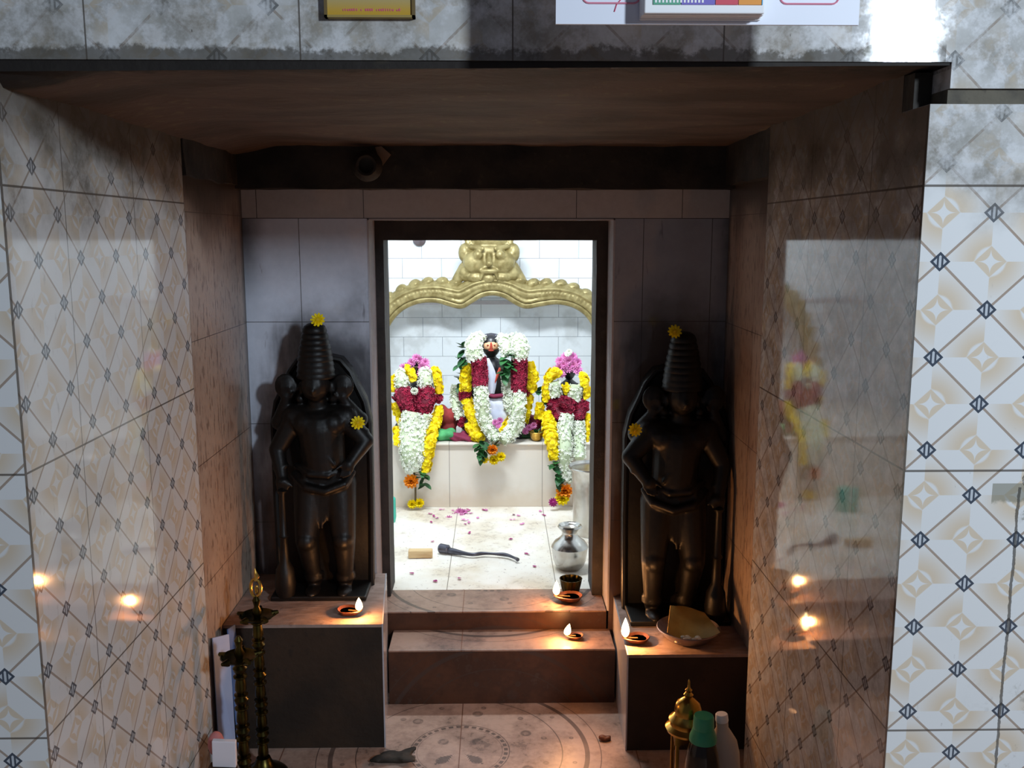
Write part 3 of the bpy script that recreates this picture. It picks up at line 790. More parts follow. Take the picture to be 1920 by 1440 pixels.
for s in (-1, 1):
    mk.ell(Q(917+s*28, 492, -.03), (21*k_, .035, 21*k_)); mk.ell(Q(917+s*21, 478, -.055), (9*k_, .018, 9*k_))
    mk.ell(Q(917+s*46, 474, -.01), (12*k_, .03, 18*k_)); mk.ell(Q(917+s*44, 512, -.01), (15*k_, .03, 16*k_))
    mk.capsule(Q(917+s*34, 462, -.03), Q(917+s*12, 466, -.06), .012, .010)
    mk.ell(Q(917+s*26, 520, -.02), (17*k_, .03, 11*k_)); mk.capsule(Q(917+s*12, 512, -.05), Q(917+s*16, 526, -.05), .007, .003)
    mk.capsule(Q(917+s*60, 525), Q(917+s*48, 500), .024, .02)
    for q in range(4): mk.capsule(Q(917+s*(8+q*10), 456), Q(917+s*(10+q*14), 436-4*(q % 2)), .014, .006)
mk.capsule(Q(917, 478, -.05), Q(917, 494, -.075), .009, .016)
mk.ell(Q(917, 522, -.02), (16*k_, .03, 10*k_)); mk.ell(Q(917, 508, -.045), (20*k_, .02, 6*k_))
mk.ell(Q(917, 448), (34*k_, .03, 24*k_)); mk.capsule(Q(917, 440), Q(917, 405), .03, .008)
mk.build('lion_mask', 'gold', t, remesh=.0045, smooth_it=2)
for u in (690, 1145):
    c_ = at(u, 740, YA); mb = MB(); mb.lathe([(.045, 0), (.045, .03), (.03, .04), (.028, c_.z-.48-.06), (.036, c_.z-.48-.04), (.036, c_.z-.48)], (c_.x, 0, 0), 16)
    mb.build('pillar', 'gold', t)

# round wall fitting above the arch
p = at(786, 452, SY1-.02); o = MB().lathe([(.030, 0), (.030, .012), (.02, .019), (0, .019)], rot=Matrix.Rotation(math.pi/2, 3, 'X')).build('wall_fitting', 'dish', loc=Vector((p.x, SY1-.0003, p.z+.006)))
tag(o, 'small round grey fitting high on the white shrine wall', 'wall fitting')

# ------------------------------------------------------------------ idols and garlands
def idol(label, u, y, headv, scale, loc_z=.4805, main=False):
    c_ = at(u, headv, y); t = thing('seated_idol', label, 'idol', (c_.x, y, loc_z)); h = c_.z-loc_z
    b = MB(); r = h*.105
    b.ell((0, -.01, h), (r, r*.95, r*1.2)); b.ell((0, -.01-r*.9, h-r*.15), (r*.18, r*.22, r*.28))
    for s in (-1, 1): b.ell((s*r*.4, -.01-r*.82, h+r*.1), (r*.2, r*.12, r*.1)); b.ell((s*r*1.02, 0, h-r*.1), (r*.18, r*.25, r*.4))
    b.ell((0, -.01-r*.85, h-r*.5), (r*.32, r*.15, r*.1))
    b.capsule((0, 0, h-r), (0, 0, h-r*1.7), r*.5, r*.6)
    b.capsule((-r*1.3, 0, h-r*2.4), (r*1.3, 0, h-r*2.4), r*.65, r*.65)
    b.capsule((0, 0, h-r*2.6), (0, 0, h*.34), r*1.45, r*1.15)
    for s in (-1, 1):
        b.capsule((s*r*1.8, 0, h-r*2.4), (s*r*2.3, -.01, h*.48), r*.55, r*.42); b.capsule((s*r*2.3, -.01, h*.48), (s*r*1.1, -.05, h*.42), r*.42, r*.3)
        b.ell((s*r*.9, -.06, h*.42), (r*.35, r*.3, r*.25))
        for q in range(4): b.capsule((s*r*(.95-.16*q), -.065, h*.42), (s*r*(.85-.16*q), -.085, h*.40), r*.1, r*.08)
        b.capsule((s*r*.9, 0, h*.26), (s*r*2.5, -.05, h*.13), r*.95, r*.7); b.capsule((s*r*2.5, -.05, h*.13), (s*r*.3, -.10, h*.10), r*.7, r*.45)
    b.build('figure', 'idol_stone', t, remesh=.004)
    MB().box((-r*3.2, -.095, 0), (r*3.2, .06, h*.055)).build('base', 'idol_stone', t, smooth=False, bevel=.004)
    return t, h, r
YI = 3.80
ti, h, r = idol('central black stone idol wrapped in white cloth on the altar', 921, YI, 648, 1)
# hair halo, face paste, shawl, cloth wrap
b = MB(); 
b.ell((0, .015, h+r*.35), (r*1.25, r*.5, r*.95)); b.capsule((-r*.9, .01, h+r*.8), (r*.9, .01, h+r*.8), r*.28, r*.28)
for s in (-1, 1): b.capsule((s*r*.5, 0, h+r*1.0), (s*r*1.25, 0, h+r*.9), r*.25, r*.12)
b.build('headdress', 'dark_metal', ti)
q = MB().ell((0, -.012-r*.30, h+r*.05), (r*.86, r*.72, r*.62)).build('face_paste', 'paste', ti)
q['label'] = 'pale orange sandal paste on the face'
b = MB(); b.ell((0, -.012-r*1.02, h+r*.02), (r*.14, r*.1, r*.5)); b.ell((0, -.012-r*1.0, h-r*.35), (r*.3, r*.1, r*.1)); b.ell((-r*.35, -.012-r*.98, h+r*.2), (r*.12, r*.06, r*.06)); b.ell((r*.35, -.012-r*.98, h+r*.2), (r*.12, r*.06, r*.06))
b.build('face_marks', 'red_paste', ti)
# draped cloth with folds
def drape(pts_rows, name, mat, parent, th=.006):
    n = len(pts_rows); mcol = len(pts_rows[0]); vs = [p for row in pts_rows for p in row]
    vs2 = [Vector(p)+Vector((0, th, 0)) for p in vs]; N = len(vs)
    fs = [(i*mcol+j, i*mcol+j+1, (i+1)*mcol+j+1, (i+1)*mcol+j) for i in range(n-1) for j in range(mcol-1)]
    fs2 = [tuple(reversed([x+N for x in f])) for f in fs]
    bd_ = [i for i in range(mcol)]+[(i+1)*mcol-1 for i in range(1, n)]+[(n-1)*mcol+j for j in range(mcol-2, -1, -1)]+[i*mcol for i in range(n-2, 0, -1)]
    side = [(bd_[i], bd_[(i+1) % len(bd_)], bd_[(i+1) % len(bd_)]+N, bd_[i]+N) for i in range(len(bd_))]
    return MB().add(list(vs)+vs2, fs+fs2+side).build(name, mat, parent)
L = Vector(ti.location)
rows = []
for i in range(15):
    f = i/14; v = 742+f*100; wl = 34+f*10; row = []
    for j in range(15):
        gx = j/14; u = 926-wl+gx*2*wl
        yy = YI-.075-.035*math.sin(gx*math.pi)-.028*f+.003*math.sin(v*.55+gx*4)
        row.append(at(u, v+6*math.sin(gx*math.pi), yy)-L)
    rows.append(row)
drape(rows, 'cloth_wrap', 'cloth_white', ti)
rows = []
for i in range(12):
    f = i/11; row = []
    for j in range(5):
        gx = j/4; u = 905+(f**1.5)*10+gx*(12+10*math.sin(math.pi*f)); v = 672+f*66
        row.append(at(u, v, YI-.085-.01*math.sin(gx*math.pi))-L)
    rows.append(row)
drape(rows, 'shawl', 'cloth_white', ti)
b = MB(); b.tube([at(905, 738, YI-.1)-L, at(925, 743, YI-.115)-L, at(952, 740, YI-.1)-L], .008, 8); b.build('waist_band', 'cloth_maroon', ti)
b = MB(); b.tube([at(938, 690, YI-.07)-L, at(932, 705, YI-.082)-L, at(925, 722, YI-.085)-L], .006, 8); b.build('cord', 'red_paste', ti)

def garland(label, loc, secs):
    t = thing('flower_garland', label, 'garland', loc, None); L = Vector(loc)
    for s in secs:
        if s[0] == 'leaf':
            for (u, v, y, n, l) in s[1]:
                mb = MB()
                for q in range(n):
                    d = Vector((random.uniform(-1, 1), random.uniform(-1.3, -.4), random.uniform(-1, 1)))
                    leaf_mesh(mb, at(u+random.uniform(-6, 6), v+random.uniform(-10, 10), y)-L, d, l*random.uniform(.7, 1.1), l*.32)
                mb.build('leaf_sprig', 'leaf', t)
        elif s[0] == 'head':
            for (u, v, y, r, mt) in s[1]:
                mb = MB(); c_ = at(u, v, y)-L
                for d in ((0, -1, 0), (-.7, -.7, -.3), (.7, -.7, -.3), (0, -.6, -.8), (0, -.5, .8)): head(mb, c_, d, r, 3)
                mb.build('pendant_flower', mt, t, smooth=False)
        elif s[0] == 'cord':
            MB().tube([at(u, v, y)-L for u, v, y in s[1]], .004, 6).build('cord', 'stem', t)
        else: section(t, L, s[1], s[0], s[2], **(s[3] if len(s) > 3 else {}))
    return t
J, RO, YE = 'jasmine', 'rose', 'yellow'
jn, rn, yn = 'jasmine_section', 'rose_section', 'marigold_section'
yu = YI-.11; yl = YI-.15; yo = YI-.06
garland('long white and red garland hanging round the central idol', at(920, 760, YI-.1), [
    (J, jn, [(904, 630, YI-.02, 9), (890, 640, YI-.07, 15), (888, 655, yu, 17), (892, 674, yu, 16)]),
    (J, jn, [(940, 632, YI-.04, 10), (948, 648, YI-.09, 13), (950, 668, YI-.1, 9)]),
    (J, jn, [(955, 640, YI-.02, 9), (968, 636, YI-.05, 13), (976, 650, yu, 17), (974, 674, yu, 15)]),
    (RO, rn, [(897, 672, yu, 15.5), (900, 698, yu, 16), (901, 724, yl+.02, 15)]),
    (RO, rn, [(974, 672, yu, 15.5), (974, 700, yu, 16), (972, 735, yl+.02, 15)]),
    (J, jn, [(901, 723, yl+.02, 13), (904, 755, yl, 14), (908, 785, yl, 14), (922, 810, yl-.02, 13), (932, 828, yl-.04, 11)]),
    (J, jn, [(973, 733, yl+.02, 13), (972, 765, yl, 15), (967, 795, yl, 16), (955, 815, yl-.02, 15), (940, 826, yl-.04, 11)]),
    (J, jn, [(950, 706, YI-.09, 10), (952, 740, YI-.10, 10), (954, 772, YI-.11, 7)]),
    ('leaf', [(950, 672, YI-.11, 9, .05), (948, 692, YI-.11, 9, .05), (905, 835, 3.60, 12, .045), (902, 850, 3.60, 8, .04), (928, 835, 3.61, 5, .04)]),
    ('cord', [(935, 825, 3.61), (925, 838, 3.60), (922, 848, 3.60)]),
    ('head', [(923, 843, 3.585, .022, 'orange'), (908, 861, 3.595, .018, 'yellow'), (926, 862, 3.60, .021, 'yellow'), (939, 856, 3.60, .020, 'yellow')])])
garland('yellow outer garland with red bands round the central idol', at(930, 740, YI-.03), [
    (YE, yn, [(877, 684, yo, 11), (874, 705, yo, 13), (873, 733, yo, 12)]),
    (RO, rn, [(872, 732, yo, 12), (872, 748, yo, 12)]),
    (YE, yn, [(874, 748, yo, 11), (884, 775, yo-.03, 12), (892, 795, yo-.05, 12), (896, 818, 3.66, 12)]),
    (YE, yn, [(878, 795, yo-.03, 9), (890, 815, 3.67, 11), (902, 822, 3.64, 8)]),
    (YE, yn, [(992, 682, yo, 9), (998, 705, yo, 12), (994, 734, yo, 11)]),
    (RO, rn, [(990, 732, yo, 9), (988, 740, yo, 8)]),
    (YE, yn, [(994, 740, yo, 8), (989, 765, yo, 8), (984, 790, yo, 6)]),
    (YE, yn, [(957, 785, YI-.10, 7), (948, 800, YI-.12, 8), (937, 812, YI-.13, 6)]),
    ('leaf', [(868, 660, YI-.05, 9, .05), (865, 675, YI-.05, 7, .045)])])
garland('thin white side strand left of the central idol', at(858, 760, YI), [
    (J, jn, [(855, 722, YI, 7), (853, 745, YI, 9), (857, 768, YI-.03, 10), (864, 785, YI-.05, 9)]),
    (RO, rn, [(866, 783, YI-.05, 8), (868, 798, YI-.06, 8)]), ('leaf', [(860, 710, YI, 6, .04)])])

# left idol
tl, h2, r2 = idol('small left idol with pink flowers on its dark head', 782, 3.84, 690, 1)
yA = 3.735; yB = 3.70
garland('garland of the left idol with white oval end and yellow edges', at(780, 780, 3.72), [
    (J, jn, [(757, 696, 3.77, 9), (752, 708, yA, 14), (756, 732, yA, 15)]),
    (J, jn, [(794, 694, 3.77, 9), (798, 706, yA, 14), (797, 728, yA, 14)]),
    (YE, yn, [(762, 690, 3.76, 7), (771, 698, yA, 8), (775, 714, yA, 7)]),
    (RO, rn, [(754, 732, yA, 16), (762, 750, yB, 20), (772, 774, yB, 17)]),
    (RO, rn, [(800, 730, yA, 16), (797, 752, yB, 20), (793, 778, yB, 15)]),
    (RO, rn, [(742, 740, yA, 9), (750, 748, yA, 9)]), (RO, rn, [(815, 742, yA, 9), (826, 750, yA, 8)]),
    (J, jn, [(772, 773, yB-.02, 17), (768, 800, yB-.04, 23), (770, 840, 3.60, 24), (774, 870, 3.60, 21), (776, 884, 3.60, 14)]),
    (J, jn, [(800, 776, yB-.02, 9), (793, 800, yB-.03, 13), (789, 840, 3.605, 13), (784, 872, 3.60, 11)]),
    (YE, yn, [(815, 690, 3.76, 6), (820, 705, yA, 8), (824, 738, yA, 8)]),
    (YE, yn, [(824, 762, yA, 8), (817, 790, yB, 11), (808, 820, 3.62, 12), (802, 848, 3.60, 12), (797, 884, 3.60, 11)]),
    (YE, yn, [(736, 705, yA, 5), (736, 735, yA, 6)]), (YE, yn, [(741, 755, yA, 10), (748, 775, yA, 10), (754, 792, yB, 7)]),
    (YE, yn, [(742, 800, 3.65, 5), (744, 833, 3.61, 5)]),
    ('leaf', [(790, 888, 3.60, 8, .04), (795, 900, 3.60, 5, .04)]),
    ('cord', [(776, 882, 3.60), (779, 905, 3.60), (779, 940, 3.60)]),
    ('head', [(771, 902, 3.59, .030, 'orange'), (773, 945, 3.60, .020, 'yellow'), (786, 943, 3.60, .021, 'yellow'), (777, 733, 3.68, .016, 'jasmine')])])
def spray(label, pts, mat, r=.016, name='flower_spray'):
    c_ = at(*pts[0]); t = thing(name, label, 'flowers', c_); mb = MB()
    for (u, v, y) in pts:
        c2 = at(u, v, y)-c_; head(mb, c2, (random.uniform(-.5, .5), -1, random.uniform(-.2, .6)), r, 3)
    mb.build('petals', mat, t, smooth=False)
    MB().tube([at(*p)-c_+Vector((0, .006, 0)) for p in pts], .003, 6).build('stem', 'stem', t)
    return t
spray('pink flowers crowning the small left idol', [(764, 688, 3.79), (772, 680, 3.80), (786, 674, 3.80), (797, 680, 3.79), (800, 692, 3.78), (790, 700, 3.76), (780, 672, 3.80), (768, 695, 3.78), (792, 688, 3.77), (756, 690, 3.79)], 'pink', .020)
# right idol
tr, h3, r3 = idol('small right idol with a pink flower crown, beside the tall steel pot', 1067, 3.84, 697, 1)
garland('garland of the right idol with two white strands and yellow side', at(1060, 780, 3.72), [
    (YE, yn, [(1049, 700, 3.76, 9), (1036, 700, yA, 12), (1026, 715, yA, 8), (1024, 738, yA, 8), (1025, 754, yA, 7)]),
    (YE, yn, [(1059, 722, yA, 6), (1065, 735, yA, 7)]),
    (YE, yn, [(1090, 702, 3.76, 7), (1097, 715, yA, 9), (1102, 745, yA, 7)]),
    (J, jn, [(1038, 716, yA, 12), (1042, 744, yA, 13)]),
    (J, jn, [(1080, 722, yA, 12), (1076, 750, yA, 14)]),
    (RO, rn, [(1028, 758, yA, 10), (1044, 762, yA, 18), (1054, 782, yB, 14)]),
    (RO, rn, [(1102, 762, yA, 8), (1086, 764, yA, 18), (1080, 788, yB, 16)]),
    (RO, rn, [(1050, 752, yB, 12), (1068, 760, yB, 14), (1066, 776, yB, 9)]),
    (J, jn, [(1064, 777, yB-.02, 12), (1060, 800, yB-.04, 15), (1060, 840, 3.60, 14), (1059, 880, 3.60, 12), (1064, 906, 3.60, 9)]),
    (J, jn, [(1086, 790, yB-.02, 9), (1086, 815, yB-.04, 12), (1086, 860, 3.60, 12)]),
    (YE, yn, [(1013, 755, yA, 9), (1011, 785, yA, 9)]),
    (RO, rn, [(1008, 790, yA, 5), (1024, 788, yA, 5)]),
    (YE, yn, [(1028, 775, yA, 11), (1030, 800, yB, 17), (1034, 825, 3.62, 15), (1040, 862, 3.60, 10)]),
    (YE, yn, [(1101, 778, yA, 5), (1100, 830, 3.65, 5)]),
    ('leaf', [(1044, 872, 3.60, 5, .045), (1052, 895, 3.60, 6, .045), (1012, 735, 3.76, 5, .04)]),
    ('cord', [(1044, 868, 3.60), (1052, 895, 3.60), (1058, 915, 3.60)]),
    ('head', [(1058, 920, 3.59, .034, 'orange'), (1054, 934, 3.595, .030, 'yellow')])])
spray('pink flower crown on the small right idol', [(1048, 690, 3.78), (1050, 678, 3.79), (1060, 670, 3.80), (1074, 670, 3.80), (1082, 680, 3.79), (1083, 694, 3.78), (1058, 684, 3.78), (1076, 684, 3.78), (1066, 676, 3.78), (1052, 700, 3.78), (1042, 695, 3.79), (1066, 690, 3.785)], 'pink', .022)
spray('pink flowers lying on the altar right of the central idol', [(985, 808, 3.70), (992, 802, 3.70), (1000, 798, 3.70)], 'pink', .016)
spray('pink flowers tucked under the white cloth of the central idol', [(928, 792, 3.62), (934, 798, 3.62), (938, 788, 3.62)], 'pink', .014)
spray('white bud on top of the right pink flower crown', [(1064, 664, 3.79), (1067, 660, 3.79)], 'jasmine', .014)
for lab, p, mt, r_ in (('purple flower on the shrine floor below the right garland', (1037, 942, 3.58), 'purple', .019),):
    bloom('fallen_flower', mt, lab, at(*p), (0, -1, .5), r_)

# folded cloths and bowls on the altar
def blob_cloth(label, c_, size, mat, seed, name='folded_cloth'):
    b = MB(); random.seed(seed); c0 = Vector(c_)
    for q in range(9):
        b.ell((random.uniform(-.5, .5)*size[0], random.uniform(-.4, .4)*size[1], random.uniform(.2, .7)*size[2]), (size[0]*.35, size[1]*.35, size[2]*.28), Matrix.Rotation(random.uniform(-.6, .6), 3, 'Y'))
    b.box((-size[0]*.5, -size[1]*.4, 0), (size[0]*.5, size[1]*.4, size[2]*.35))
    o = b.build(name, mat, loc=c0, remesh=.006, smooth_it=4); return tag(o, label, 'cloth')
def ap(u, y): return Vector((at(u, 800, y).x, y, .4805))
blob_cloth('reddish cloth bundle between the left and central idols', ap(838, 3.80), (.075, .08, .135), 'cloth_red', 3)
blob_cloth('bright green cloth lying on the altar by the left garland', ap(834, 3.705), (.06, .07, .05), 'cloth_green', 4)
blob_cloth('dark red cloth under the left side of the central idol', ap(872, 3.70), (.10, .07, .028), 'cloth_maroon', 5)
blob_cloth('dark green cloth under the right side of the central idol', ap(985, 3.74), (.10, .07, .028), 'leaf', 6)
blob_cloth('brown cloth between the central and right idols', ap(1003, 3.83), (.05, .07, .10), 'cloth_maroon', 7)
random.seed(11)
t = thing('brass_cup', 'small shiny brass cup at the right end of the altar', 'cup', ap(1006, 3.675))
MB().lathe([(.012, 0), (.018, .003), (.026, .018), (.030, .034), (.032, .036), (.030, .038), (.024, .020), (0, .008)]).build('bowl', 'brass_bright', t)
mb = MB()
for q in range(6): leaf_mesh(mb, (0, 0, .03), (random.uniform(-1, 1), random.uniform(-1, .3), .5), .035, .010)
mb.build('leaf_sprig', 'leaf', t)

# ------------------------------------------------------------------ things on the shrine floor
zf = .2165
p = onz(1112, 985, zf); t = thing('steel_tumbler', 'tall flared steel pot at the right edge of the doorway', 'pot', (p.x+.0, 3.30, zf))
t.location.x = at(1110, 930, 3.30).x
MB().lathe([(0, .004), (.066, 0), (.068, .006), (.070, .10), (.074, .19), (.076, .235), (.083, .243), (.086, .250), (.083, .253), (.078, .249), (.073, .235), (.066, .05), (0, .05)], seg=40).build('body', 'steel', t)
MB().lathe([(0, .20), (.0725, .20)], seg=32).build('contents', 'dry_leaf', t)
MB().lathe([(.086, .246), (.0885, .250), (.086, .254), (.083, .250), (.086, .246)], seg=40).build('rim', 'steel', t)
x_ = at(1068, 1030, 2.94).x
t = thing('water_pot', 'round steel water pot with narrow neck, right of the doorway', 'pot', (x_, 2.935, zf))
MB().lathe([(0, .002), (.036, 0), (.046, .010), (.054, .030), (.058, .058), (.0595, .070), (.061, .074), (.0595, .078), (.050, .092), (.035, .103), (.027, .112), (.0255, .120), (.028, .128), (.036, .136), (.039, .142), (.037, .146), (.031, .143), (.023, .130), (.021, .118), (.04, .08), (0, .06)], seg=44).build('body', 'steel', t)
MB().lathe([(.037, .138), (.0405, .142), (.037, .1475), (.0335, .143), (.037, .138)], seg=40).build('rim', 'steel', t)
# wooden block and knife-like rod
p = onz(788, 1047, zf); o = MB().obox((0, 0, .014), (.082, .030, .027), Matrix.Rotation(.03, 3, 'Z')).build('wooden_block', 'wood', loc=p+Vector((0, .012, 0)), smooth=False, bevel=.004)
tag(o, 'small pale wooden block lying on the white marble floor', 'block')
p = onz(830, 1040, zf); t = thing('hand_bell', 'dark metal rod with thick collar end lying on the white floor', 'rod', p+Vector((0, .005, 0))); L = Vector(t.location)
pts = [onz(u, v, zf)+Vector((0, 0, .012)) for u, v in ((838, 1038), (860, 1042), (885, 1046), (905, 1044), (930, 1045), (950, 1047), (966, 1053), (971, 1056))]
t.name = 'metal_rod'
MB().tube(rel(smoothpath(pts), L), [.0115-.006*min(i/14, 1)+.001*math.sin(i*.5) for i in range(len(smoothpath(pts)))], 12).build('shaft', 'dark_metal', t)
c0 = onz(824, 1036, zf)+Vector((0, 0, .0165)); c1 = onz(842, 1039, zf)+Vector((0, 0, .0165))
q = MB().tube(rel([c0, c0.lerp(c1, .1), c0.lerp(c1, .9), c1], L), [.013, .0165, .0155, .012], 16).build('collar', 'dark_metal', t)
o = MB().lathe([(.03, 0), (.034, .02), (.033, .09), (.028, .095), (0, .095)]).build('plastic_tub', 'teal', loc=Vector((at(726, 950, 3.45).x, 3.45, zf)))
tag(o, 'teal plastic container half hidden by the left door frame', 'container')
# petals strewn over the floor
random.seed(5)
def petal_obj(n_, u, v, mat, label, z=zf):
    mb = MB(); leaf_mesh(mb, (0, 0, .003), (random.uniform(-1, 1), random.uniform(-1, 1), .1), random.uniform(.010, .018), random.uniform(.004, .007), .1)
    leaf_mesh(mb, (.003, 0, .003), (random.uniform(-1, 1), random.uniform(-1, 1), .2), random.uniform(.008, .014), .005, .1)
    o = mb.build(n_, mat, loc=onz(u, v, z)); tag(o, label, 'petal', 'pink petals before the altar' if v < 990 else 'dark petals on the front of the floor'); return o
for i in range(26):
    u = random.choice([random.uniform(770, 830), random.uniform(850, 930), random.uniform(845, 890), random.uniform(960, 1030)]); v = random.uniform(955, 985)
    petal_obj('fallen_petal', u, v, 'pink' if i % 4 else 'purple', 'small pink petal scattered before the altar')
for (u, v) in ((808, 1016), (960, 1012), (990, 1040), (878, 1000), (1002, 1062), (862, 1085), (770, 1075), (812, 1090)):
    petal_obj('fallen_petal', u, v, 'purple', 'small dark petal lying on the front of the marble floor')
spray('bunch of pink flowers lying on the floor before the altar', [(852, 968, 3.55), (862, 960, 3.56), (870, 962, 3.56), (866, 970, 3.53), (842, 974, 3.5)], 'pink', .017)

# ------------------------------------------------------------------ oil lamps with flames
def flame(parent, h, r, lean=(0, 0), power=.5, at_=(0, 0, 0)):
    prof = [(0, 0), (.45, .06), (.85, .18), (1, .32), (.92, .48), (.68, .66), (.38, .83), (.14, .95), (0, 1)]
    seg = 16; vs = []; fs = []
    for q, (a, b) in enumerate(prof):
        for j in range(seg):
            tt = 2*math.pi*j/seg; vs.append((a*r*math.cos(tt)+lean[0]*b*b, a*r*math.sin(tt)+lean[1]*b*b, b*h))
    for i in range(len(prof)-1):
        for j in range(seg):
            a = i*seg+j; b = i*seg+(j+1) % seg; fs.append((a, b, b+seg, a+seg))
    o = MB().add(vs, fs).build('flame', 'flame', parent, loc=at_)
    o.visible_shadow = True
    l = bpy.data.lights.new('flame_light', 'POINT'); l.energy = power; l.color = (1, .42, .13); l.shadow_soft_size = .009
    lo = bpy.data.objects.new('flame_light', l); C.objects.link(lo); lo.parent = parent; lo.location = Vector(at_)+Vector((0, -.012, h*.62))
    return o
def diya(label, base, r, spout, fl_h, fl_r, power, lean=(0, 0), mat='clay'):
    t = thing('oil_lamp', label, 'oil lamp', base, 'small clay lamps burning near the doorway'); d = Vector(spout).normalized()
    prof = [(.45, 0), (.75, .12), (1.0, .48), (1.06, .55), (1.0, .60), (.85, .48), (.5, .28), (0, .25)]
    seg = 32; vs = []; fs = []
    for a, b in prof:
        for j in range(seg):
            tt = 2*math.pi*j/seg; e = Vector((math.cos(tt), math.sin(tt), 0)); q = max(0, e.dot(d))**6
            vs.append(e*a*r*(1+.55*q*min(1, a))+Vector((0, 0, b*r*(1+.12*q))))
    for i in range(len(prof)-1):
        for j in range(seg):
            a = i*seg+j; b = i*seg+(j+1) % seg; fs.append((a, b, b+seg, a+seg))
    fs.append(tuple(range(seg-1, -1, -1)))
    MB().add(vs, fs).build('bowl', mat, t)
    MB().lathe([(0, r*.42), (r*.78, r*.42)], seg=24).build('oil', 'oil', t)
    tip = d*r*1.35+Vector((0, 0, r*.62))
    MB().tube([d*r*.1+Vector((0, 0, r*.44)), d*r*.8+Vector((0, 0, r*.52)), tip, tip+Vector((0, 0, .004))], .0022, 8).build('wick', 'stem', t)
    flame(t, fl_h, fl_r, lean, power, tip+Vector((0, 0, -.001)))
    return t
def base_for(uflame, vbottom, y, z, r, d):       # lamp base so that the wick tip falls under the flame
    tip = Vector(d).normalized()*r*1.35; p = at(uflame, vbottom, y); return Vector((p.x-tip.x, y, z))
diya('clay lamp burning on the left pedestal at the statue feet', base_for(675, 1140, 2.285, .3355, .026, (1, -.5, 0)), .026, (1, -.5, 0), .036, .0095, 1.6)
diya('clay lamp with the tallest flame on the right pedestal', base_for(1172, 1172, 2.27, .2605, .027, (-1, -.2, 0)), .027, (-1, -.2, 0), .054, .0105, 2.6)
diya('small clay lamp on the lower doorway step at right', base_for(1063, 1186, 2.515, .1605, .020, (-1, -.2, 0)), .020, (-1, -.2, 0), .036, .0100, 1.6, (.007, 0))
diya('broad lamp dish burning on the upper threshold step', base_for(1043, 1128, 2.655, .2165, .033, (-1, -.1, 0)), .033, (-1, -.1, 0), .046, .0105, 1.7)
x_ = at(1070, 1100, 2.72).x
t = thing('glass_cup', 'ribbed amber cup behind the threshold lamp', 'cup', (x_, 2.715, .2165))
pr = [(.020, 0), (.024, .004), (.030, .03), (.034, .045), (.035, .048), (.033, .048), (.026, .02), (0, .008)]
seg = 48; vs = []; fs = []
for a, b in pr:
    for j in range(seg):
        tt = 2*math.pi*j/seg; rr = a*(1+(.05*math.cos(tt*16) if a < .034 else 0)); vs.append((rr*math.cos(tt), rr*math.sin(tt), b))
for i in range(len(pr)-1):
    for j in range(seg):
        a = i*seg+j; b = i*seg+(j+1) % seg; fs.append((a, b, b+seg, a+seg))
fs.append(tuple(range(seg-1, -1, -1)))
MB().add(vs, fs).build('bowl', 'brass', t)

# leaf dish
p = at(1284, 1180, 2.325); t = thing('offering_dish', 'round dish with folded dry leaf on the right pedestal', 'dish', (p.x, 2.283, .2605))
MB().lathe([(.035, 0), (.055, .006), (.078, .028), (.082, .034), (.080, .036), (.073, .030), (.05, .010), (0, .006)], seg=40).build('dish', 'dish', t)
rows = []
for i in range(9):
    f = i/8; row = []
    for j in range(9):
        gx = j/8-.5
        x = gx*(.135-.045*f); y = -.050+f*.085+.008*math.cos(gx*6); z = .020+f*.052+.025*gx*gx*4*(1-f)-.010*f*gx*2
        row.append((x+.002, y, z))
    rows.append(row)
drape(rows, 'folded_leaf', 'dry_leaf', t, .002)
mb = MB()
for q in range(14): mb.ell((random.uniform(-.04, .02), random.uniform(-.058, -.035), random.uniform(.018, .026)), (.008, .006, .005))
mb.build('offering_crumbs', 'ash', t)

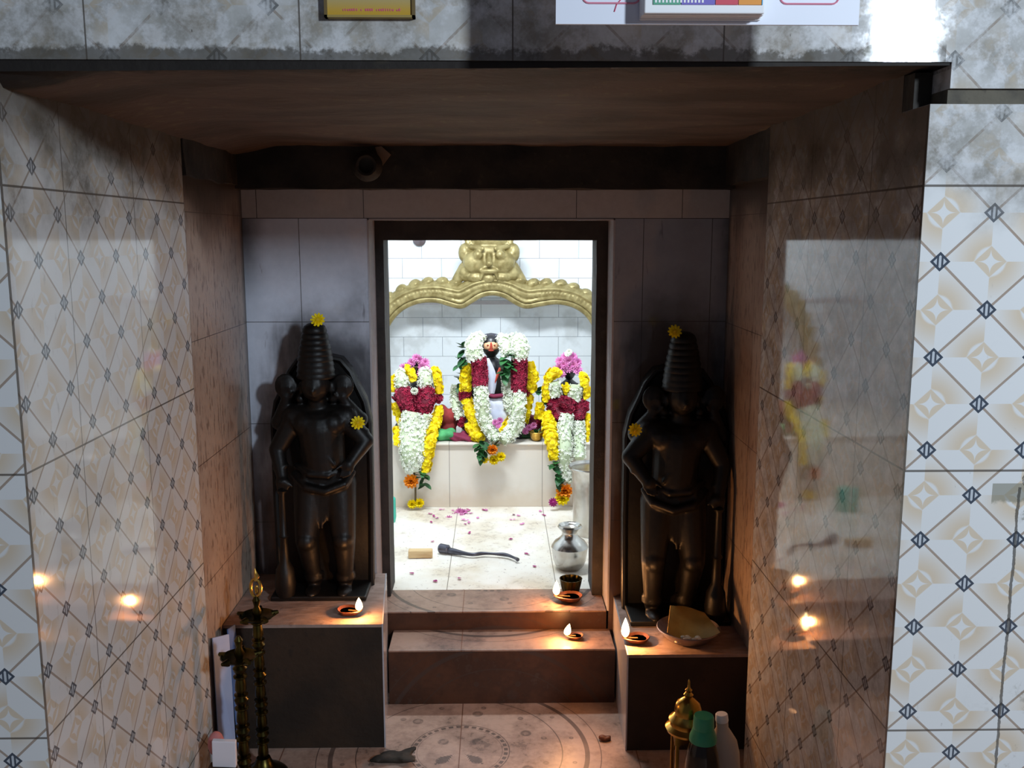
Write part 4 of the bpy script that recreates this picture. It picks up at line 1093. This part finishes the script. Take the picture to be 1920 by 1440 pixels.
# ------------------------------------------------------------------ brass lamps at lower left
def standing_lamp(label, x, y, H, s, finial=True):
    t = thing('brass_lamp', label, 'standing lamp', (x, y, .0005), 'tall brass lamps left of the pedestal')
    pr = [(.055, 0), (.058, .006), (.050, .014), (.035, .022), (.022, .035), (.016, .05)]
    MB().lathe([(r*s, z) for r, z in pr], seg=32).build('base', 'brass', t)
    zb = .05; top = H*.80; pr = [(.012, .045)]; z = zb; k = 0
    while z < top:
        hgt = .030 if k % 2 else .046
        pr += [(.008, z), (.013, z+hgt*.2), (.016 if k % 2 else .012, z+hgt*.5), (.010, z+hgt*.75), (.0155, z+hgt*.85), (.0155, z+hgt*.92), (.008, z+hgt)]
        z += hgt; k += 1
    pr.append((0, z))
    MB().lathe([(r*s, zz) for r, zz in pr], seg=24).build('stem', 'brass', t)
    pr = [(.010, z-.004), (.020, z), (.036, z+.007), (.042, z+.013), (.040, z+.014), (.03, z+.008), (0, z+.006)]
    mb = MB().lathe([(r*s, zz) for r, zz in pr], seg=30)
    for q in range(5):
        a = 2*math.pi*q/5+.4; e = Vector((math.cos(a), math.sin(a), 0)); mb.tube([e*.034*s+Vector((0, 0, z+.010)), e*.05*s+Vector((0, 0, z+.013))], [.009*s, .004*s], 8)
    mb.build('lamp_bowl', 'brass', t)
    mb = MB().lathe([(r*s, zz) for r, zz in [(.007, z+.005), (.012, z+.02), (.006, z+.035), (.010, z+.05), (.004, z+.06)]], seg=18)
    mb.build('upper_stem', 'brass', t)
    if finial:
        z2 = z+.058; mb = MB()
        mb.tube([(0+.012*math.sin(a), 0, z2+.022-.022*math.cos(a)) for a in [x_*math.pi/8 for x_ in range(17)]], .0036, 8)
        mb.tube([(0, 0, z2+.040), (.004, 0, z2+.05), (.001, 0, z2+.060), (0, 0, z2+.070)], [.005, .006, .004, .001], 8)
        mb.ell((.002, 0, z2+.018), (.005, .004, .012))
        mb.build('finial', 'brass_bright', t)
    return t
p = at(484, 1200, 2.10); standing_lamp('tall brass lamp with looped bird-like finial beside left pedestal', p.x, 2.10, .46, 1)
p = at(452, 1300, 1.98); standing_lamp('shorter dull brass lamp nearest the marbled left wall', p.x, 1.98, .42, 1, False)
# rolled papers against the wall
def leaning(name, label, cat, quad, th, mat, extra=None):
    c_ = sum((Vector(q) for q in quad), Vector())/4; n_ = (Vector(quad[1])-Vector(quad[0])).cross(Vector(quad[3])-Vector(quad[0])).normalized()
    vs = [Vector(q)-c_ for q in quad]; vs2 = [q+n_*th for q in vs]
    o = MB().add(vs+vs2, [(0,1,2,3),(7,6,5,4),(0,4,5,1),(1,5,6,2),(2,6,7,3),(3,7,4,0)]).build(name, mat, loc=c_, smooth=False)
    return tag(o, label, cat)
x1 = XL+.004
leaning('folded_paper', 'pale blue folded paper leaning in the left corner behind lamps', 'paper', [(x1+.004, 2.115, .02), (x1+.03, 2.16, .02), (x1+.024, 2.17, .335), (x1+.002, 2.115, .350)], .003, 'paper_blue')
leaning('folded_paper', 'darker blue paper sheet leaning behind the pale blue paper', 'paper', [(x1+.036, 2.165, .02), (x1+.042, 2.215, .02), (x1+.026, 2.215, .340), (x1+.020, 2.175, .345)], .003, 'paper_blue2')
pc = at(421, 1410, 1.95)
o = MB().obox((0, 0, 0), (.052, .012, .066), Matrix.Rotation(.10, 3, 'X')@Matrix.Rotation(.05, 3, 'Y')).build('white_carton', 'paper_white', loc=at(421, 1412, 1.93), smooth=False, bevel=.002); tag(o, 'small white carton propped at the lower left corner', 'carton')
zb = o.location.z-.036
o = MB().box((-.040, -.026, 0), (.020, .022, zb)).build('storage_box', 'pedface', loc=Vector((o.location.x, 1.935, 0)), smooth=False, bevel=.003); tag(o, 'dark box under the white carton by the left wall', 'box')
q = at(404, 1372, 1.98); o = MB().ell((0, 0, 0), (.019, .02, .030)).build('paper_packet', 'paper_pink', loc=Vector((q.x, 1.98, zb+.030)), remesh=.004); o.location.z = zb+.03+.0; tag(o, 'pink paper packet behind the white carton', 'packet')

# ------------------------------------------------------------------ lantern and bottles at lower right
p = at(1288, 1400, 1.97)
t = thing('brass_lantern', 'brass temple-shaped lantern with spire, behind the green bottle', 'lantern', (p.x, 1.97, .0005))
MB().box((-.036, -.036, 0), (.036, .036, .014)).build('base', 'brass_bright', t, smooth=False, bevel=.002)
zt = .185
for sx in (-1, 1):
    for sy in (-1, 1): MB().box((sx*.028-.004, sy*.028-.004, .014), (sx*.028+.004, sy*.028+.004, zt)).build('post', 'brass_bright', t, smooth=False, bevel=.001)
mb = MB()
for s in (-1, 1):
    for ax in (0, 1):
        for q in range(7):
            f = -.027+q*.009; hh = .012+.010*abs(q-3)/3
            a = (f-.0045, s*.033-.001, zt-hh); b_ = (f+.0045, s*.033+.001, zt)
            if ax: a = (a[1], a[0], a[2]); b_ = (b_[1], b_[0], b_[2])
            mb.box(a, b_)
mb.build('scalloped_panel', 'brass_bright', t, smooth=False)
MB().lathe([(.048, zt), (.050, zt+.006), (.040, zt+.014), (.040, zt+.020), (.043, zt+.026), (.036, zt+.032), (.030, zt+.040), (.031, zt+.050), (.026, zt+.066), (.014, zt+.076), (.008, zt+.080), (.011, zt+.086), (.006, zt+.092), (.008, zt+.097), (.003, zt+.103), (.0022, zt+.118), (0, zt+.124)], seg=36).build('roof', 'brass_bright', t)
def bottle(label, base, tilt, prof_body, mat, cap_prof, capmat, seg=30):
    t = thing('plastic_bottle', label, 'bottle', base, 'bottles at the lower right'); t.rotation_euler = tilt
    MB().lathe(prof_body, seg=seg).build('body', mat, t); 
    MB().lathe(cap_prof, seg=seg).build('cap', capmat, t)
    return t
p = at(1316, 1400, 1.885); H_ = .268
t = bottle('dark bottle with a wide green cap in front of the brass lantern', (p.x+.002, 1.885, .0005), (0, 0, 0),
    [(0, 0), (.034, 0), (.038, .006), (.038, .15), (.034, .180), (.027, .205), (.018, .216), (.018, .235), (0, .235)], 'bottle_dark',
    [(.0225, .236), (.0230, .240), (.0220, .262), (.0205, .266), (0, .266)], 'green_plastic')
MB().lathe([(.030, .208), (.0295, .218), (.0255, .228), (.023, .236), (.018, .236), (.020, .224), (.028, .209), (.030, .208)], seg=30).build('shoulder_collar', 'green_plastic', t)
p = at(1352, 1400, 1.90)
bottle('milky plastic bottle with a white cap, tilted beside the green-capped bottle', (p.x+.032, 1.955, .0015), (-.02, -.08, 0),
    [(0, 0), (.034, 0), (.037, .006), (.037, .155), (.033, .185), (.020, .212), (.0145, .222), (.0145, .240), (0, .240)], 'milky',
    [(.0150, .240), (.0155, .243), (.0145, .258), (.013, .260), (0, .260)], 'plastic_white')
bpy.data.objects['plastic_bottle.001'].scale = (.95, .95, .88)

# loose scraps on the patterned floor
o = blob_cloth('dark charred scrap on the floor beside the right pedestal', onz(1136, 1388, 0)+Vector((0, 0, .0005)), (.030, .022, .016), 'clay', 9, 'charred_scrap'); o['category'] = 'scrap'
o = blob_cloth('dark sooty crumpled heap at the foot of the left pedestal', onz(736, 1424, 0)+Vector((.004, 0, .0005)), (.075, .05, .018), 'beam', 10, 'crumpled_wrapper'); o['category'] = 'wrapper'

# hanging things on the sooty beam
p = at(690, 312, 2.50); t = thing('hanging_pot', 'small sooty round pot fixed on the black beam', 'pot', Vector((p.x, 2.512, p.z)))
MB().lathe([(0, 0), (.022, .002), (.036, .014), (.040, .026), (.032, .040), (.026, .046), (.020, .044), (.022, .03), (0, .02)], rot=Matrix.Rotation(math.pi/2, 3, 'X'), seg=28).build('body', 'beam', t)
MB().ell((.004, -.030, -.024), .006).build('drip', 'red_paste', t)
o = leaning('paper_scrap', 'tan paper scrap stuck on the black beam beside the hanging pot', 'paper', [tuple(at(*a)) for a in ((716, 312, 2.512), (733, 290, 2.512), (715, 274, 2.512), (703, 276, 2.512))], -.003, 'paper_tan')

# ------------------------------------------------------------------ signs above the opening
a = at(608, 32, 1.318); b_ = at(778, 32, 1.318)
t = thing('framed_picture', 'gold and green framed picture on the tiles above the opening', 'picture', Vector(((a.x+b_.x)/2, 1.3295, a.z))); wd = b_.x-a.x; hh = .19
MB().box((-wd/2+.003, -.009, .002), (wd/2-.003, 0, hh)).build('print', 'poster', t, smooth=False)
mb = MB(); mb.box((-wd/2, -.012, 0), (-wd/2+.004, 0, hh)); mb.box((wd/2-.004, -.012, 0), (wd/2, 0, hh)); mb.box((-wd/2, -.012, hh-.004), (wd/2, 0, hh))
mb.build('frame', 'ink_dark', t, smooth=False)
mb = MB(); mb.box((-wd/2, -.012, 0), (wd/2, 0, .003)); mb.build('frame_bottom', 'ink_brown', t, smooth=False)
random.seed(3); mb = MB(); x = -.036
while x < .042:     # a line of tiny unreadable lettering
    if random.random() > .12: mb.box((x, -.0095, .0085), (x+random.choice((.0012, .002)), -.0089, .0085+random.uniform(.002, .0035)))
    x += .003
mb.build('lettering', 'red_ink', t, smooth=False)
YBD = 1.17; a = at(1042, 45, YBD); b_ = at(1610, 45, YBD); wd = b_.x-a.x; hh = .34
t = thing('notice_board', 'white notice board with red outlined boxes hung before the wall tiles', 'board', Vector((a.x, YBD, a.z)))
MB().box((0, 0, 0), (wd, .004, hh)).build('panel', 'board', t, smooth=False)
for xx in (.05, wd-.05): MB().box((xx-.01, .004, hh-.05), (xx+.01, YF-YBD-.0005, hh-.03)).build('bracket', 'dark_metal', t, smooth=False)
def rrect(mb, x0, x1, z0, z1, r, y):
    pts = []
    for cx, cz, a0 in ((x1-r, z0+r, -90), (x1-r, z1-r, 0), (x0+r, z1-r, 90), (x0+r, z0+r, 180)):
        for q in range(5): an = math.radians(a0+q*22.5); pts.append((cx+r*math.cos(an), y, cz+r*math.sin(an)))
    pts.append(pts[0]); mb.tube(pts, .0011, 6, False)
mb = MB(); px_ = lambda u: at(u, 10, YBD).x-a.x
zr = at(1150, 6, YBD).z-a.z
rrect(mb, px_(1092), px_(1200), zr, zr+.09, .008, -.0005); rrect(mb, px_(1462), px_(1572), zr, zr+.09, .008, -.0005)
mb.build('red_outline', 'red_line', t, smooth=False)
mb = MB(); z0 = at(1150, 22, YBD).z-a.z
mb.tube([(px_(1152), -.0005, z0), (px_(1156), -.0005, z0+.008), (px_(1164), -.0005, z0+.014), (px_(1160), -.0005, z0+.02)], .0007, 5); mb.build('pen_mark', 'red_ink', t)
# tear-off calendar pad hung in front of the board
yc = YBD-.0005; ca = at(1205, 28, yc-.03); cb = at(1438, 28, yc-.03); cw = cb.x-ca.x
t = thing('calendar_pad', 'thick calendar pad with a coloured strip hung on the white board', 'calendar', Vector((ca.x, yc, ca.z)))
mb = MB()
for q in range(6): 
    z_ = .004*math.sin(q*1.1); mb.box((.0004*q, -.004-.005*q, z_*.3+.0006*q), (cw-.0005*q, -.005*q, .26))
mb.build('pages', 'page_white', t, smooth=False, bevel=.0015)
zc_ = at(1300, 7, yc-.034).z-ca.z
cols = ['ink_green', 'ink_violet', 'ink_red', 'ink_orange', 'ink_blue']; xs = [.012, .045, .085, .112, .140, cw-.006]
for q in range(5):
    MB().box((xs[q], -.0302, zc_), (xs[q+1]-.001, -.0292, zc_+.05)).build('printed_block', cols[q], t, smooth=False)
mb = MB(); x = .014
while x < .072: mb.box((x, -.0306, zc_+.002), (x+.0022, -.0300, zc_+.007+random.uniform(0, .002))); x += .0042
mb.build('lettering', 'page_white', t, smooth=False)
